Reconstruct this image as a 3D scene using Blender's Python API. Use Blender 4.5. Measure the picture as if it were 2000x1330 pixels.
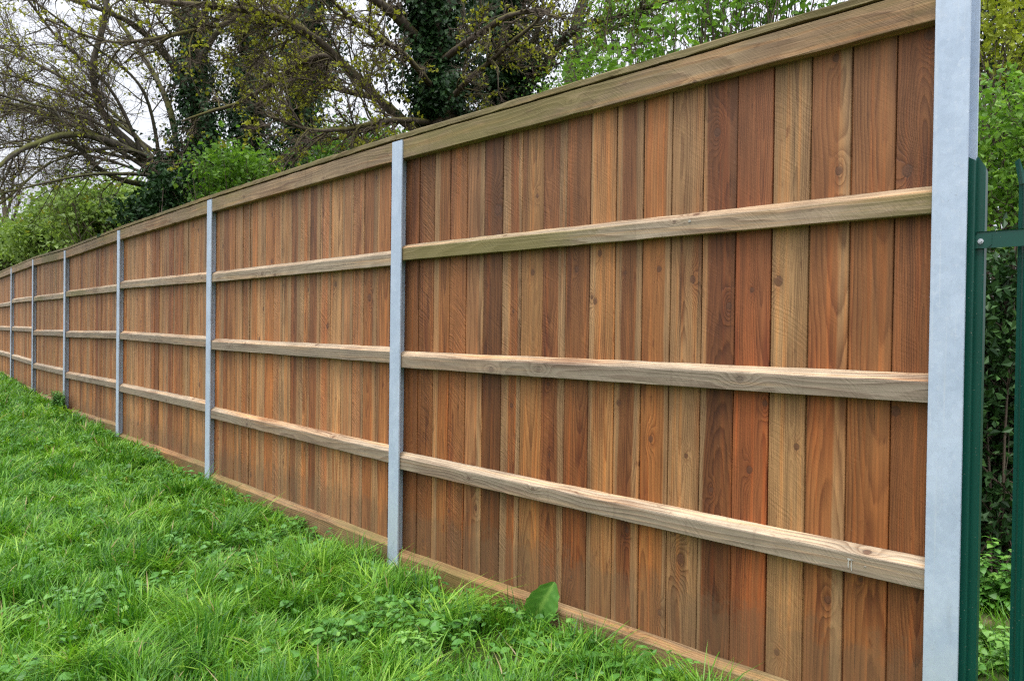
import bpy, math
import numpy as np
from mathutils import Matrix, Vector

# ------------------------------------------------------------------ scene, camera, light
scene = bpy.context.scene
for o in list(bpy.data.objects):
    bpy.data.objects.remove(o)
COL = scene.collection
RNG = np.random.default_rng(7)

EYE = 1.40                       # eye height over the grass at the camera
FPX = 1532.0                     # focal length in pixels of a 2000 px wide picture
PITCH, ROLL = 0.0117, 0.0134
_r0 = np.array([1.0, 0, 0]); _f = np.array([0, math.cos(PITCH), -math.sin(PITCH)]); _u0 = np.array([0, math.sin(PITCH), math.cos(PITCH)])
_r = math.cos(ROLL) * _r0 + math.sin(ROLL) * _u0
_u = math.cos(ROLL) * _u0 - math.sin(ROLL) * _r0
CAM = np.array([0, 0, EYE])

cam_data = bpy.data.cameras.new("camera")
cam_data.sensor_fit = 'HORIZONTAL'; cam_data.sensor_width = 36.0
cam_data.lens = 36.0 * FPX / 2000.0
cam_data.clip_start = 0.05; cam_data.clip_end = 2000
cam = bpy.data.objects.new("camera", cam_data); COL.objects.link(cam)
cam.matrix_world = Matrix(((_r[0], _u[0], -_f[0], 0), (_r[1], _u[1], -_f[1], 0), (_r[2], _u[2], -_f[2], EYE), (0, 0, 0, 1)))
scene.camera = cam

SUN_EL, SUN_ROT = math.radians(70), math.radians(205)
world = bpy.data.worlds.new("World"); scene.world = world
world.use_nodes = True
wn = world.node_tree.nodes; wl = world.node_tree.links
wn.clear()
w_out = wn.new('ShaderNodeOutputWorld'); w_bg = wn.new('ShaderNodeBackground')
w_sky = wn.new('ShaderNodeTexSky'); w_sky.sky_type = 'NISHITA'; w_sky.sun_disc = False
w_sky.sun_elevation = SUN_EL; w_sky.sun_rotation = SUN_ROT
w_sky.air_density = 1.0; w_sky.dust_density = 6.0; w_sky.ozone_density = 1.5
w_hs = wn.new('ShaderNodeHueSaturation'); w_hs.inputs['Saturation'].default_value = 0.12
w_mix = wn.new('ShaderNodeMixRGB'); w_mix.inputs[0].default_value = 0.72
w_mix.inputs[2].default_value = (9.3, 9.7, 10.6, 1)          # the even cloud layer
wl.new(w_sky.outputs[0], w_hs.inputs['Color']); wl.new(w_hs.outputs[0], w_mix.inputs[1])
# a cloudy sky is brighter overhead than at the horizon
w_tc = wn.new('ShaderNodeTexCoord'); w_sx = wn.new('ShaderNodeSeparateXYZ'); w_gr = wn.new('ShaderNodeMapRange')
w_gr.inputs[1].default_value = 0.0; w_gr.inputs[2].default_value = 1.0; w_gr.inputs[3].default_value = 0.64; w_gr.inputs[4].default_value = 2.30
w_sc = wn.new('ShaderNodeVectorMath'); w_sc.operation = 'SCALE'
wl.new(w_tc.outputs['Generated'], w_sx.inputs[0]); wl.new(w_sx.outputs[2], w_gr.inputs[0])
wl.new(w_mix.outputs[0], w_sc.inputs[0]); wl.new(w_gr.outputs[0], w_sc.inputs['Scale'])
wl.new(w_sc.outputs[0], w_bg.inputs['Color']); w_bg.inputs['Strength'].default_value = 0.11
wl.new(w_bg.outputs[0], w_out.inputs['Surface'])

sun_data = bpy.data.lights.new("sun", 'SUN'); sun_data.energy = 1.6; sun_data.angle = math.radians(22)
sun_data.color = (1.0, 0.96, 0.90)
sun = bpy.data.objects.new("sun", sun_data); COL.objects.link(sun)
# the same direction as the sky's sun: behind the camera and to its left, high
_sd = Vector((math.sin(SUN_ROT) * math.cos(SUN_EL), math.cos(SUN_ROT) * math.cos(SUN_EL), math.sin(SUN_EL)))
sun.rotation_euler = _sd.to_track_quat('Z', 'Y').to_euler()
sun.location = (0, -4, 12)

scene.view_settings.view_transform = 'Standard'; scene.view_settings.look = 'None'
scene.view_settings.exposure = 0.35; scene.view_settings.gamma = 1.0
scene.render.engine = 'CYCLES'
scene.cycles.max_bounces = 8; scene.cycles.diffuse_bounces = 4; scene.cycles.glossy_bounces = 2
scene.cycles.transmission_bounces = 4; scene.cycles.transparent_max_bounces = 4
scene.cycles.use_denoising = False      # keeps the grain of wood and grass crisp
scene.cycles.filter_width = 1.3
scene.cycles.sample_clamp_indirect = 4.0

# ------------------------------------------------------------------ helpers
def ray(x, y):
    return _f + _r * ((x - 1000.0) / FPX) - _u * ((y - 665.0) / FPX)

def at(x, y, z):                 # the place seen at picture position (x, y), z metres ahead
    return CAM + ray(x, y) * z

def nz(v):
    return v / np.maximum(np.linalg.norm(v, axis=-1, keepdims=True), 1e-9)

class Acc:
    """collects vertices, faces and per-vertex attributes; links them as one mesh object"""
    def __init__(self):
        self.v = []; self.n = 0; self.f4 = []; self.f3 = []; self.a = {}
    def add(self, verts, quads=None, tris=None, **attrs):
        verts = np.asarray(verts, float).reshape(-1, 3)
        if quads is not None and len(quads): self.f4.append(np.asarray(quads, np.int64).reshape(-1, 4) + self.n)
        if tris is not None and len(tris): self.f3.append(np.asarray(tris, np.int64).reshape(-1, 3) + self.n)
        for k, val in attrs.items():
            val = np.asarray(val, float)
            if val.ndim == 1 and len(val) == 3 and len(verts) != 3: val = np.repeat(val[None], len(verts), 0)
            elif val.ndim == 1 and len(val) == 3: val = np.repeat(val[None], 3, 0)
            self.a.setdefault(k, []).append(val)
        self.v.append(verts); self.n += len(verts)
    def build(self, name, mat, parent=None, smooth=False):
        v = np.concatenate(self.v)
        if parent is not None:
            off = np.array(parent.location)
            p = parent.parent
            while p is not None:
                off = off + np.array(p.location); p = p.parent
            v = v - off
        f4 = np.concatenate(self.f4) if self.f4 else np.zeros((0, 4), np.int64)
        f3 = np.concatenate(self.f3) if self.f3 else np.zeros((0, 3), np.int64)
        me = bpy.data.meshes.new(name)
        me.vertices.add(len(v)); me.vertices.foreach_set('co', v.astype(np.float32).ravel())
        nl = f4.size + f3.size
        me.loops.add(nl); me.loops.foreach_set('vertex_index', np.concatenate([f4.ravel(), f3.ravel()]).astype(np.int32))
        me.polygons.add(len(f4) + len(f3))
        st = np.concatenate([np.arange(len(f4)) * 4, f4.size + np.arange(len(f3)) * 3]).astype(np.int32)
        me.polygons.foreach_set('loop_start', st)
        me.polygons.foreach_set('use_smooth', np.full(len(st), bool(smooth)))
        for k, lst in self.a.items():
            arr = np.concatenate(lst)
            at_ = me.attributes.new(k, 'FLOAT_VECTOR', 'POINT')
            at_.data.foreach_set('vector', arr.astype(np.float32).ravel())
        me.update(calc_edges=True)
        me.validate()
        me.materials.append(mat)
        o = bpy.data.objects.new(name, me); COL.objects.link(o)
        if parent is not None: o.parent = parent
        return o

def thing(name, loc, label, cat, group=None):
    o = bpy.data.objects.new(name, None); COL.objects.link(o)
    o.location = [float(c) for c in loc]; o.empty_display_size = 0.2
    return tag(o, label, cat, group)

def tag(o, label, cat, group=None, kind=None):
    if label: o['label'] = label
    if cat: o['category'] = cat
    if group: o['group'] = group
    if kind: o['kind'] = kind
    return o

def prism(acc, prof, p0, p1, uax, nseg=1, frame=None, jit=0.0, rng=RNG, attr=None):
    """extrude a closed profile (list of (a, b)) from p0 to p1; frame = (A, B) axes of the profile"""
    A, B = frame
    prof = np.array(prof, float); m = len(prof)
    t = np.linspace(0, 1, nseg + 1)
    base = p0[None] + (p1 - p0)[None] * t[:, None]
    P = prof[None].repeat(nseg + 1, 0).copy()
    if jit: 
        wob = rng.normal(0, jit, (nseg + 1, m, 2)); P = P + wob
    V = base[:, None] + A[None, None] * P[..., :1] + B[None, None] * P[..., 1:]
    idx = np.arange((nseg + 1) * m).reshape(nseg + 1, m)
    q = np.stack([idx[:-1], np.roll(idx, -1, 1)[:-1], np.roll(idx, -1, 1)[1:], idx[1:]], -1).reshape(-1, 4)
    caps = []
    for row, rev in ((idx[0], True), (idx[-1], False)):
        for k in range(1, m - 1):
            tri = [row[0], row[k], row[k + 1]]
            caps.append(tri[::-1] if rev else tri)
    L = np.linalg.norm(p1 - p0)
    per = np.concatenate([[0], np.cumsum(np.linalg.norm(np.diff(prof, axis=0), axis=1))])
    wc = np.zeros((nseg + 1, m, 3)); wc[..., 0] = per[None]; wc[..., 1] = (t * L)[:, None]
    kw = {}
    if attr is not None: kw = attr(V.reshape(-1, 3), wc.reshape(-1, 3))
    acc.add(V.reshape(-1, 3), q, caps, **kw)

# ------------------------------------------------------------------ shader helper
class NT:
    def __init__(self, name):
        self.m = bpy.data.materials.new(name); self.m.use_nodes = True
        self.t = self.m.node_tree; self.t.nodes.clear()
        self.out = self.t.nodes.new('ShaderNodeOutputMaterial')
    def node(self, typ, **ins):
        n = self.t.nodes.new(typ)
        for k, v in ins.items():
            self.put(n.inputs[k], v)
        return n
    def put(self, sock, v):
        if isinstance(v, bpy.types.NodeSocket): self.t.links.new(v, sock)
        elif v is not None: sock.default_value = v
    def m_(self, op, a, b=None, c=None, clamp=False):
        n = self.t.nodes.new('ShaderNodeMath'); n.operation = op; n.use_clamp = clamp
        self.put(n.inputs[0], a)
        if b is not None: self.put(n.inputs[1], b)
        if c is not None: self.put(n.inputs[2], c)
        return n.outputs[0]
    def add(self, a, b): return self.m_('ADD', a, b)
    def sub(self, a, b): return self.m_('SUBTRACT', a, b)
    def mul(self, a, b): return self.m_('MULTIPLY', a, b)
    def mad(self, a, b, c): return self.m_('MULTIPLY_ADD', a, b, c)
    def sstep(self, x, a, b):
        n = self.t.nodes.new('ShaderNodeMapRange'); n.interpolation_type = 'SMOOTHSTEP'
        self.put(n.inputs[0], x); self.put(n.inputs[1], a); self.put(n.inputs[2], b)
        n.inputs[3].default_value = 0; n.inputs[4].default_value = 1
        return n.outputs[0]
    def gauss(self, x2): return self.m_('EXPONENT', self.mul(x2, -1.0))
    def attr(self, name):
        n = self.t.nodes.new('ShaderNodeAttribute'); n.attribute_name = name
        return n.outputs['Vector']
    def sep(self, v):
        n = self.t.nodes.new('ShaderNodeSeparateXYZ'); self.put(n.inputs[0], v); return n.outputs
    def comb(self, x, y, z):
        n = self.t.nodes.new('ShaderNodeCombineXYZ')
        for s, v in zip(n.inputs, (x, y, z)): self.put(s, v)
        return n.outputs[0]
    def noise(self, vec, scale=1.0, detail=2.0, rough=0.5):
        n = self.t.nodes.new('ShaderNodeTexNoise'); self.put(n.inputs['Vector'], vec)
        n.inputs['Scale'].default_value = scale; n.inputs['Detail'].default_value = detail; n.inputs['Roughness'].default_value = rough
        return n.outputs[0]
    def mix(self, f, a, b, mode='MIX'):
        n = self.t.nodes.new('ShaderNodeMixRGB'); n.blend_type = mode
        self.put(n.inputs[0], f)
        for s, v in ((n.inputs[1], a), (n.inputs[2], b)):
            if isinstance(v, tuple) and len(v) == 3: v = (*v, 1)
            self.put(s, v)
        return n.outputs[0]
    def scale(self, col, f):
        n = self.t.nodes.new('ShaderNodeVectorMath'); n.operation = 'SCALE'
        self.put(n.inputs[0], col); self.put(n.inputs['Scale'], f); return n.outputs[0]
    def coord(self):
        return self.t.nodes.new('ShaderNodeNewGeometry').outputs['Position']
    def bump(self, h, strength, dist):
        n = self.node('ShaderNodeBump'); n.inputs['Strength'].default_value = strength; n.inputs['Distance'].default_value = dist
        self.put(n.inputs['Height'], h); return n.outputs[0]
    def bsdf(self, color, rough=0.7, metal=0.0, spec=0.5, normal=None, trans=None, transf=0.0):
        n = self.t.nodes.new('ShaderNodeBsdfPrincipled')
        if isinstance(color, tuple) and len(color) == 3: color = (*color, 1)
        self.put(n.inputs['Base Color'], color); self.put(n.inputs['Roughness'], rough); self.put(n.inputs['Metallic'], metal)
        self.put(n.inputs['Specular IOR Level'], spec)
        if normal is not None: self.put(n.inputs['Normal'], normal)
        s = n.outputs[0]
        if trans is not None:
            tr = self.t.nodes.new('ShaderNodeBsdfTranslucent'); self.put(tr.inputs[0], trans)
            mx = self.t.nodes.new('ShaderNodeMixShader'); mx.inputs[0].default_value = transf
            self.t.links.new(s, mx.inputs[1]); self.t.links.new(tr.outputs[0], mx.inputs[2]); s = mx.outputs[0]
        self.t.links.new(s, self.out.inputs[0]); return self.m

def wood_material():
    n = NT('timber')
    x, z, seed = n.sep(n.attr('wc')); cx, d0, fr = n.sep(n.attr('wp')); sl, sr, saw = n.sep(n.attr('wl'))
    moss, grey, mud = n.sep(n.attr('wm')); tone = n.attr('wt')
    s7 = n.mul(seed, 7.31)
    nA = n.noise(n.comb(n.mul(x, 3), n.mul(z, 0.9), s7), 1, 2)
    nB = n.noise(n.comb(n.mad(x, 2, 11), n.mul(z, 0.55), n.add(s7, 3.3)), 1, 2)
    nF = n.noise(n.comb(n.mul(x, 110), n.mul(z, 2.6), s7), 1, 3, 0.65)
    nG = n.noise(n.comb(n.mul(x, 420), n.mul(z, 14), s7), 1, 2)
    nL = n.noise(n.comb(n.mul(x, 9), n.mul(z, 2.2), n.add(s7, 9)), 1, 3)
    nW = n.noise(n.comb(n.mul(x, 28), n.mul(z, 4.5), n.add(s7, 5)), 1, 2)
    X = n.add(n.sub(x, cx), n.mad(nA, 0.10, -0.05)); D = n.add(d0, n.mad(nB, 0.16, -0.08))
    ks = []
    for nm in ('k1', 'k2', 'k3'):
        kx, kz, kr = n.sep(n.attr(nm))
        dx = n.sub(x, kx); dz = n.sub(z, kz)
        ks.append((dx, dz, kr))
    r = n.m_('SQRT', n.add(n.mul(X, X), n.mul(D, D)))
    r = n.add(r, n.mad(nW, 0.010, -0.005)); r = n.add(r, n.mad(nF, 0.004, -0.002))
    for dx, dz, kr in ks:
        w = n.mul(kr, 2.2)
        a = n.m_('DIVIDE', dx, w); b = n.m_('DIVIDE', n.mul(dz, 0.42), w)
        q = n.gauss(n.add(n.mul(a, a), n.mul(b, b)))
        r = n.add(r, n.mul(q, n.mul(kr, 3.0)))
    ph = n.m_('FRACT', n.mul(r, fr))
    band = n.mul(n.m_('POWER', ph, 1.7), n.sub(1.0, n.sstep(ph, 0.82, 1.0)))
    edge = n.mad(nA, 0.05, -0.025); edge = n.add(edge, n.mad(nW, 0.012, -0.006))
    xe = n.add(x, edge)
    sapl = n.sub(1.0, n.sstep(n.sub(xe, sl), -0.004, 0.006)); sapr = n.sstep(n.sub(xe, sr), -0.006, 0.004)
    sap = n.m_('MAXIMUM', sapl, sapr)
    col = n.mix(n.mul(sap, 0.80), tone, (0.330, 0.200, 0.095))
    nS = n.noise(n.comb(n.mul(x, 42), n.mul(z, 0.8), n.add(s7, 7)), 1, 4, 0.6)
    nM = n.noise(n.comb(n.mul(x, 16), n.mul(z, 1.3), n.add(s7, 8)), 1, 3, 0.55)
    nK = n.noise(n.comb(n.mul(x, 36), n.mul(z, 10), n.add(s7, 6)), 1, 3, 0.6)
    rm = n.mad(n.sstep(nM, 0.36, 0.60), 0.60, 0.40)
    band = n.mul(band, rm)
    col = n.scale(col, n.mad(nS, 1.10, 0.48))
    col = n.mix(n.mul(n.sstep(nS, 0.50, 0.68), 0.8), col, n.mix(1.0, col, (1.20, 0.96, 0.70), 'MULTIPLY'))
    col = n.mix(n.mul(n.sstep(nM, 0.54, 0.72), 0.85), col, n.mix(1.0, col, (0.56, 0.41, 0.34), 'MULTIPLY'))
    col = n.mix(n.mul(n.sstep(nK, 0.64, 0.76), 0.75), col, n.mix(1.0, col, (0.45, 0.33, 0.28), 'MULTIPLY'))
    col = n.mix(n.mul(band, 1.0), col, n.mix(1.0, col, (0.36, 0.25, 0.18), 'MULTIPLY'))
    col = n.scale(col, n.mad(nF, 0.95, 0.53)); col = n.scale(col, n.mad(nL, 0.95, 0.53)); col = n.scale(col, n.mad(nG, 0.50, 0.75))
    # warm and cool drift along a board
    col = n.mix(n.sstep(nB, 0.50, 0.75), col, n.mix(1.0, col, (1.12, 0.92, 0.74), 'MULTIPLY'))
    pw = n.sep(n.coord())
    nC = n.noise(n.comb(n.mul(pw[0], 7), n.mul(pw[1], 7), n.mul(pw[2], 1.1)), 1, 4, 0.6)
    col = n.scale(col, n.mad(nC, 0.70, 0.66))
    nD = n.noise(n.comb(n.mul(pw[0], 30), n.mul(pw[1], 30), n.mul(pw[2], 1.6)), 1, 3, 0.6)
    col = n.mix(n.mul(n.sstep(nD, 0.58, 0.74), 0.55), col, n.mix(1.0, col, (0.58, 0.50, 0.46), 'MULTIPLY'))
    # knots
    hgt = n.mad(band, -0.5, n.mad(nF, 0.5, n.mul(nG, 0.25)))
    for dx, dz, kr in ks:
        e = n.m_('DIVIDE', n.m_('SQRT', n.add(n.mul(dx, dx), n.mul(n.mul(dz, dz), 0.7))), kr)
        e = n.add(e, n.mad(nW, 0.9, -0.45)); e = n.add(e, n.mad(nF, 0.5, -0.25))
        disc = n.sub(1.0, n.sstep(e, 0.75, 1.1))
        rg = n.m_('DIVIDE', n.sub(e, 1.0), 0.17); rg = n.gauss(n.mul(rg, rg))
        a = n.m_('DIVIDE', dx, n.mul(kr, 1.1)); b = n.m_('DIVIDE', n.mul(dz, 0.28), kr)
        halo = n.gauss(n.add(n.mul(a, a), n.mul(b, b)))
        col = n.mix(n.mul(halo, 0.55), col, n.mix(1.0, col, (0.62, 0.45, 0.36), 'MULTIPLY'))
        col = n.mix(n.mul(disc, 0.72), col, (0.115, 0.042, 0.019))
        rr = n.m_('SINE', n.mul(e, 16.0))
        col = n.mix(n.mul(disc, n.mad(rr, 0.22, 0.15)), col, (0.05, 0.025, 0.015))
        col = n.mix(n.mul(rg, n.mul(n.sstep(nK, 0.35, 0.62), 0.60)), col, (0.040, 0.020, 0.012))
        hgt = n.add(hgt, n.mul(rg, -0.2))
    # marks of the saw
    arc = n.mul(n.mul(x, x), 2.0)
    sq = n.add(n.add(z, n.mul(x, 0.75)), n.add(arc, n.mad(nL, 0.06, 0)))
    sw = n.mad(n.noise(n.comb(n.mul(x, 7), n.mul(sq, 105), n.add(s7, 4)), 1, 2, 0.6), 5.0, -2.5)
    swf = n.noise(n.comb(n.mul(x, 12), n.mul(z, 6), s7), 1, 2)
    sw = n.mul(n.mul(sw, saw), n.sstep(swf, 0.30, 0.62))
    col = n.scale(col, n.mad(sw, 0.24, 1.0))
    hgt = n.add(hgt, n.mul(sw, 0.7))
    # fine light scratches and specks
    sp = n.noise(n.comb(n.mul(x, 260), n.mul(z, 60), n.add(s7, 2)), 1, 1)
    col = n.mix(n.mul(n.sstep(sp, 0.76, 0.82), 0.35), col, (0.42, 0.29, 0.18))
    # grey tone, stronger high on boards; on rails weathering plus painted skylight; green algae
    gw = n.sstep(n.add(n.mul(nL, 0.6), n.mul(nF, 0.5)), 0.30, 0.75)
    gcol = n.scale(n.comb(0.165, 0.134, 0.100), n.mad(nF, 0.7, 0.62))
    gcol = n.mix(n.mul(band, 0.42), gcol, (0.085, 0.058, 0.042))
    col = n.mix(n.mul(grey, n.mad(gw, 0.5, 0.5)), col, gcol)
    mw = n.noise(n.comb(n.mul(x, 22), n.mul(z, 5), n.add(s7, 1)), 1, 5, 0.7)
    mf = n.sstep(n.add(mw, n.mad(moss, 0.75, -0.55)), 0.15, 0.55)
    col = n.mix(n.mul(mf, n.m_('MINIMUM', moss, 0.85)), col, n.mix(nF, (0.100, 0.088, 0.020), (0.215, 0.180, 0.058)))
    ck = n.noise(n.comb(n.mul(x, 150), n.mul(z, 1.1), n.add(s7, 12)), 1, 2, 0.5)
    ckf = n.mul(n.sstep(ck, 0.70, 0.75), 0.75)
    col = n.mix(ckf, col, (0.022, 0.012, 0.007)); hgt = n.add(hgt, n.mul(ckf, -0.8))
    mm = n.sstep(n.add(n.noise(n.comb(n.mul(x, 14), n.mul(z, 11), n.add(s7, 15)), 1, 5, 0.7), n.mad(mud, 0.8, -0.75)), 0.0, 0.30)
    col = n.mix(n.mul(mm, 0.42), col, (0.135, 0.085, 0.045))
    return n.bsdf(col, rough=n.mad(nF, 0.2, 0.58), spec=0.35, normal=n.bump(hgt, 0.55, 0.004))

def galv_material():
    n = NT('galvanised_steel')
    p = n.coord(); a = n.noise(p, 5, 5, 0.62); b = n.noise(p, 55, 3, 0.6); c = n.noise(p, 1.3, 2)
    x, y, z = n.sep(p)
    st = n.noise(n.comb(n.mul(x, 40), n.mul(y, 40), n.mul(z, 3)), 1, 3)
    col = n.mix(n.sstep(a, 0.38, 0.66), (0.415, 0.495, 0.610), (0.490, 0.570, 0.685))
    col = n.mix(n.mul(n.sstep(b, 0.55, 0.72), 0.35), col, (0.58, 0.63, 0.70))
    col = n.mix(n.mul(n.sstep(st, 0.56, 0.75), 0.25), col, (0.33, 0.37, 0.41))
    col = n.mix(n.mul(n.sstep(n.noise(p, 130, 1), 0.72, 0.78), 0.35), col, (0.22, 0.23, 0.24))
    vt = n.t.nodes.new('ShaderNodeTexVoronoi'); vt.inputs['Scale'].default_value = 75; n.put(vt.inputs['Vector'], n.comb(x, y, n.mul(z, 0.8)))
    col = n.scale(col, n.mad(n.sep(vt.outputs['Color'])[0], 0.08, 0.97))
    dr = n.noise(n.comb(n.mul(x, 90), n.mul(y, 90), n.mul(z, 1.5)), 1, 2)
    col = n.mix(n.mul(n.sstep(dr, 0.62, 0.74), 0.35), col, (0.60, 0.64, 0.68))
    low = n.mul(n.sub(1.0, n.sstep(z, 0.1, 0.75)), n.sstep(c, 0.35, 0.6))
    col = n.mix(n.mul(low, n.mul(n.sstep(a, 0.3, 0.7), 0.45)), col, (0.36, 0.40, 0.36))
    return n.bsdf(col, rough=n.mad(a, 0.25, 0.38), metal=0.2, spec=0.35, normal=n.bump(a, 0.08, 0.002))

def paint_material():
    n = NT('green_paint')
    p = n.coord(); a = n.noise(p, 6, 3); sp = n.noise(p, 160, 1)
    col = n.mix(a, (0.0018, 0.050, 0.034), (0.004, 0.068, 0.047))
    x, y, z = n.sep(p)
    low = n.sub(1.0, n.sstep(z, 0.05, 1.0))
    col = n.mix(n.mul(n.sstep(sp, n.mad(low, -0.06, 0.74), 0.80), 0.6), col, (0.28, 0.27, 0.22))
    return n.bsdf(col, rough=0.33, spec=0.5, normal=n.bump(n.noise(p, 25, 2), 0.06, 0.002))

def simple(name, c1, c2, scale, rough=0.8, spec=0.3, bump=0.0, metal=0.0):
    n = NT(name); p = n.coord(); a = n.noise(p, scale, 4, 0.6)
    col = n.mix(n.sstep(a, 0.3, 0.7), c1, c2)
    return n.bsdf(col, rough=rough, spec=spec, metal=metal, normal=n.bump(a, 0.6, bump) if bump else None)

def leaf_material(name, dark, mid, light, rough=0.5, spec=0.4, transf=0.35, tint=(1.15, 1.2, 0.6)):
    n = NT(name); t, u, _ = n.sep(n.attr('lt'))
    col = n.mix(n.sstep(t, 0.0, 0.55), dark, mid); col = n.mix(n.sstep(t, 0.5, 1.0), col, light)
    col = n.mix(n.sstep(t, -1.0, -2.0) if False else n.m_('LESS_THAN', t, -1.0), col, (0.42, 0.34, 0.17))
    tr = n.mix(1.0, col, tint, 'MULTIPLY')
    return n.bsdf(col, rough=rough, spec=spec, trans=tr, transf=transf)

def bark_material(name, c1, c2, mossc, amt):
    n = NT(name); p = n.coord(); x, y, z = n.sep(p)
    a = n.noise(n.comb(n.mul(x, 25), n.mul(y, 25), n.mul(z, 7)), 1, 4, 0.65); b = n.noise(p, 2.2, 3)
    col = n.mix(n.sstep(a, 0.3, 0.7), c1, c2)
    nrm = n.t.nodes.new('ShaderNodeNewGeometry').outputs['Normal']; nzv = n.sep(nrm)[2]
    mo = n.mul(n.sstep(n.add(b, n.mul(nzv, 0.25)), 0.45, 0.72), amt)
    col = n.mix(mo, col, n.mix(a, mossc, tuple(c * 1.7 for c in mossc)))
    return n.bsdf(col, rough=0.9, spec=0.15, normal=n.bump(a, 0.8, 0.012))

M_WOOD = wood_material(); M_GALV = galv_material(); M_PAINT = paint_material()
M_BOLT = simple('zinc_bolt', (0.45, 0.47, 0.5), (0.6, 0.62, 0.65), 60, 0.4, 0.5, 0, 0.6)
M_BARK = bark_material('bark', (0.055, 0.046, 0.036), (0.125, 0.108, 0.085), (0.075, 0.078, 0.020), 0.85)
M_BARK2 = bark_material('reddish_bark', (0.062, 0.048, 0.038), (0.135, 0.108, 0.086), (0.095, 0.088, 0.022), 0.8)
M_TWIG = simple('twig_bark', (0.070, 0.052, 0.040), (0.140, 0.108, 0.080), 3.0, 0.85, 0.2)
M_IVY = leaf_material('ivy_leaf', (0.009, 0.028, 0.008), (0.022, 0.062, 0.016), (0.055, 0.125, 0.030), 0.48, 0.25, 0.10)
M_BUD = leaf_material('maple_buds', (0.17, 0.170, 0.014), (0.32, 0.335, 0.026), (0.46, 0.49, 0.065), 0.6, 0.3, 0.4, (1.1, 1.1, 0.7))
M_HAW = leaf_material('hawthorn_leaf', (0.065, 0.145, 0.018), (0.145, 0.290, 0.036), (0.280, 0.450, 0.085), 0.5, 0.35, 0.42)
M_MAPLE = leaf_material('yellow_leaf', (0.17, 0.20, 0.020), (0.32, 0.38, 0.040), (0.50, 0.55, 0.09), 0.55, 0.3, 0.45, (1.1, 1.1, 0.7))
M_HEDGE = leaf_material('hedge_leaf', (0.105, 0.175, 0.036), (0.200, 0.300, 0.066), (0.320, 0.430, 0.120), 0.5, 0.35, 0.40)
M_GRASS = leaf_material('grass_blade', (0.036, 0.145, 0.018), (0.130, 0.320, 0.021), (0.330, 0.540, 0.065), 0.42, 0.4, 0.35)
M_WEED = leaf_material('weed_leaf', (0.045, 0.140, 0.022), (0.095, 0.260, 0.038), (0.210, 0.410, 0.075), 0.42, 0.45, 0.25)
M_LITTER = simple('dry_stalk', (0.22, 0.16, 0.09), (0.40, 0.32, 0.20), 12)

# ------------------------------------------------------------------ fence stations
# left edge of every steel post at eye level: (picture x, distance ahead)
ST = [(1815.0, 2.50), (762.0, 4.59), (402.5, 6.84), (227.5, 9.07), (123.7, 11.32), (62.0, 13.80), (20.2, 16.2)]
PP = [at(x, 646.0, Z) for x, Z in ST]
PP = [np.array([p[0], p[1], 0.0]) for p in PP]
d_ = nz(PP[6] - PP[5])
PP += [PP[6] + d_ * 3.0, PP[6] + d_ * 6.0, PP[6] + d_ * 9.0]
UP = np.array([0, 0, 1.0])
NP_ = len(PP)

def zrel(x, y, Z):               # height over the eye of a picture point
    return at(x, y, Z)[2]

top_y = [(1815, -24), (775, 279.5), (410, 392), (232, 451), (127, 490), (65, 507), (22, 524)]
TOP = [zrel(x, y, ST[i][1] + 0.01) for i, (x, y) in enumerate(top_y)] + [EYE + 1.17] * 3
GZ_Y = [-30, 0.0, 2.5, 4.6, 6.84, 9.07, 11.3, 13.8, 16.2, 20, 30, 60, 400]
GZ_V = [-1.41, -1.41, -1.385, -1.415, -1.365, -1.275, -1.195, -1.17, -1.10, -1.04, -0.95, -0.9, -0.9]
def wob(x, y, s, ph):
    return (np.sin(x * 1.7 * s + ph) * np.cos(y * 1.3 * s + 2.1 * ph) + 0.6 * np.sin(x * 3.1 * s - y * 2.3 * s + ph * 1.7) + 0.4 * np.sin(y * 5.3 * s + x * 1.1 * s + ph * 3)) / 2.0
def ground_z(x, y):
    x = np.asarray(x, float); y = np.asarray(y, float)
    return EYE + np.interp(y, GZ_Y, GZ_V) + 0.022 * wob(x, y, 1.0, 0.6) + 0.012 * wob(x, y, 3.1, 2.0)
def fence_x(y):                  # x of the fence's front at distance y
    ys = [p[1] for p in PP]; xs = [p[0] for p in PP]
    y = np.asarray(y, float)
    out = np.interp(y, ys, xs)
    k = (xs[1] - xs[0]) / (ys[1] - ys[0])
    return np.where(y < ys[0], xs[0] + k * (y - ys[0]), out)

# rails: picture y of the upper front arris, at the left end and the right end of every bay
RAIL = {0: [(488, 375), (694.5, 747), (890.5, 1115), (1080, 1452)],
        1: [(536.7, 496), (667, 687), (800, 883), (928, 1068)],
        2: [(553, 535.5), (651, 663), (752.6, 790), (850, 914)],
        3: [(571, 558), (649.4, 650), (728.6, 748), (800, 832)],
        4: [(581, 573.4), (647, 647.5), (711, 724), (768, 790)],
        5: [(586, 580), (639.5, 641), (694, 706), (745, 762)]}

def rail_z(bay, k):
    if bay in RAIL:
        yl, yr = RAIL[bay][k]
        xl, Zl = ST[bay + 1]; xr, Zr = ST[bay]
        return zrel(xl + 12, yl, Zl), zrel(xr - 3, yr, Zr)
    base = [0.46, -0.06, -0.62, -1.10][k] + EYE
    return base, base

fence = thing('timber_fence', PP[1] + UP * ground_z(PP[1][0], PP[1][1]), 'long brown close-boarded timber fence with galvanised posts beside the grass', 'fence')

def axes(i):                     # bay i lies between post i+1 (left, far) and post i (right, near)
    u = nz(PP[i] - PP[i + 1]); n = np.array([u[1], -u[0], 0.0])   # n points to the camera's side
    if n @ (CAM - PP[i]) < 0: n = -n
    return u, n

RAILD, BOARD_D, BOARD_T = 0.012, 0.058, 0.021

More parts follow.
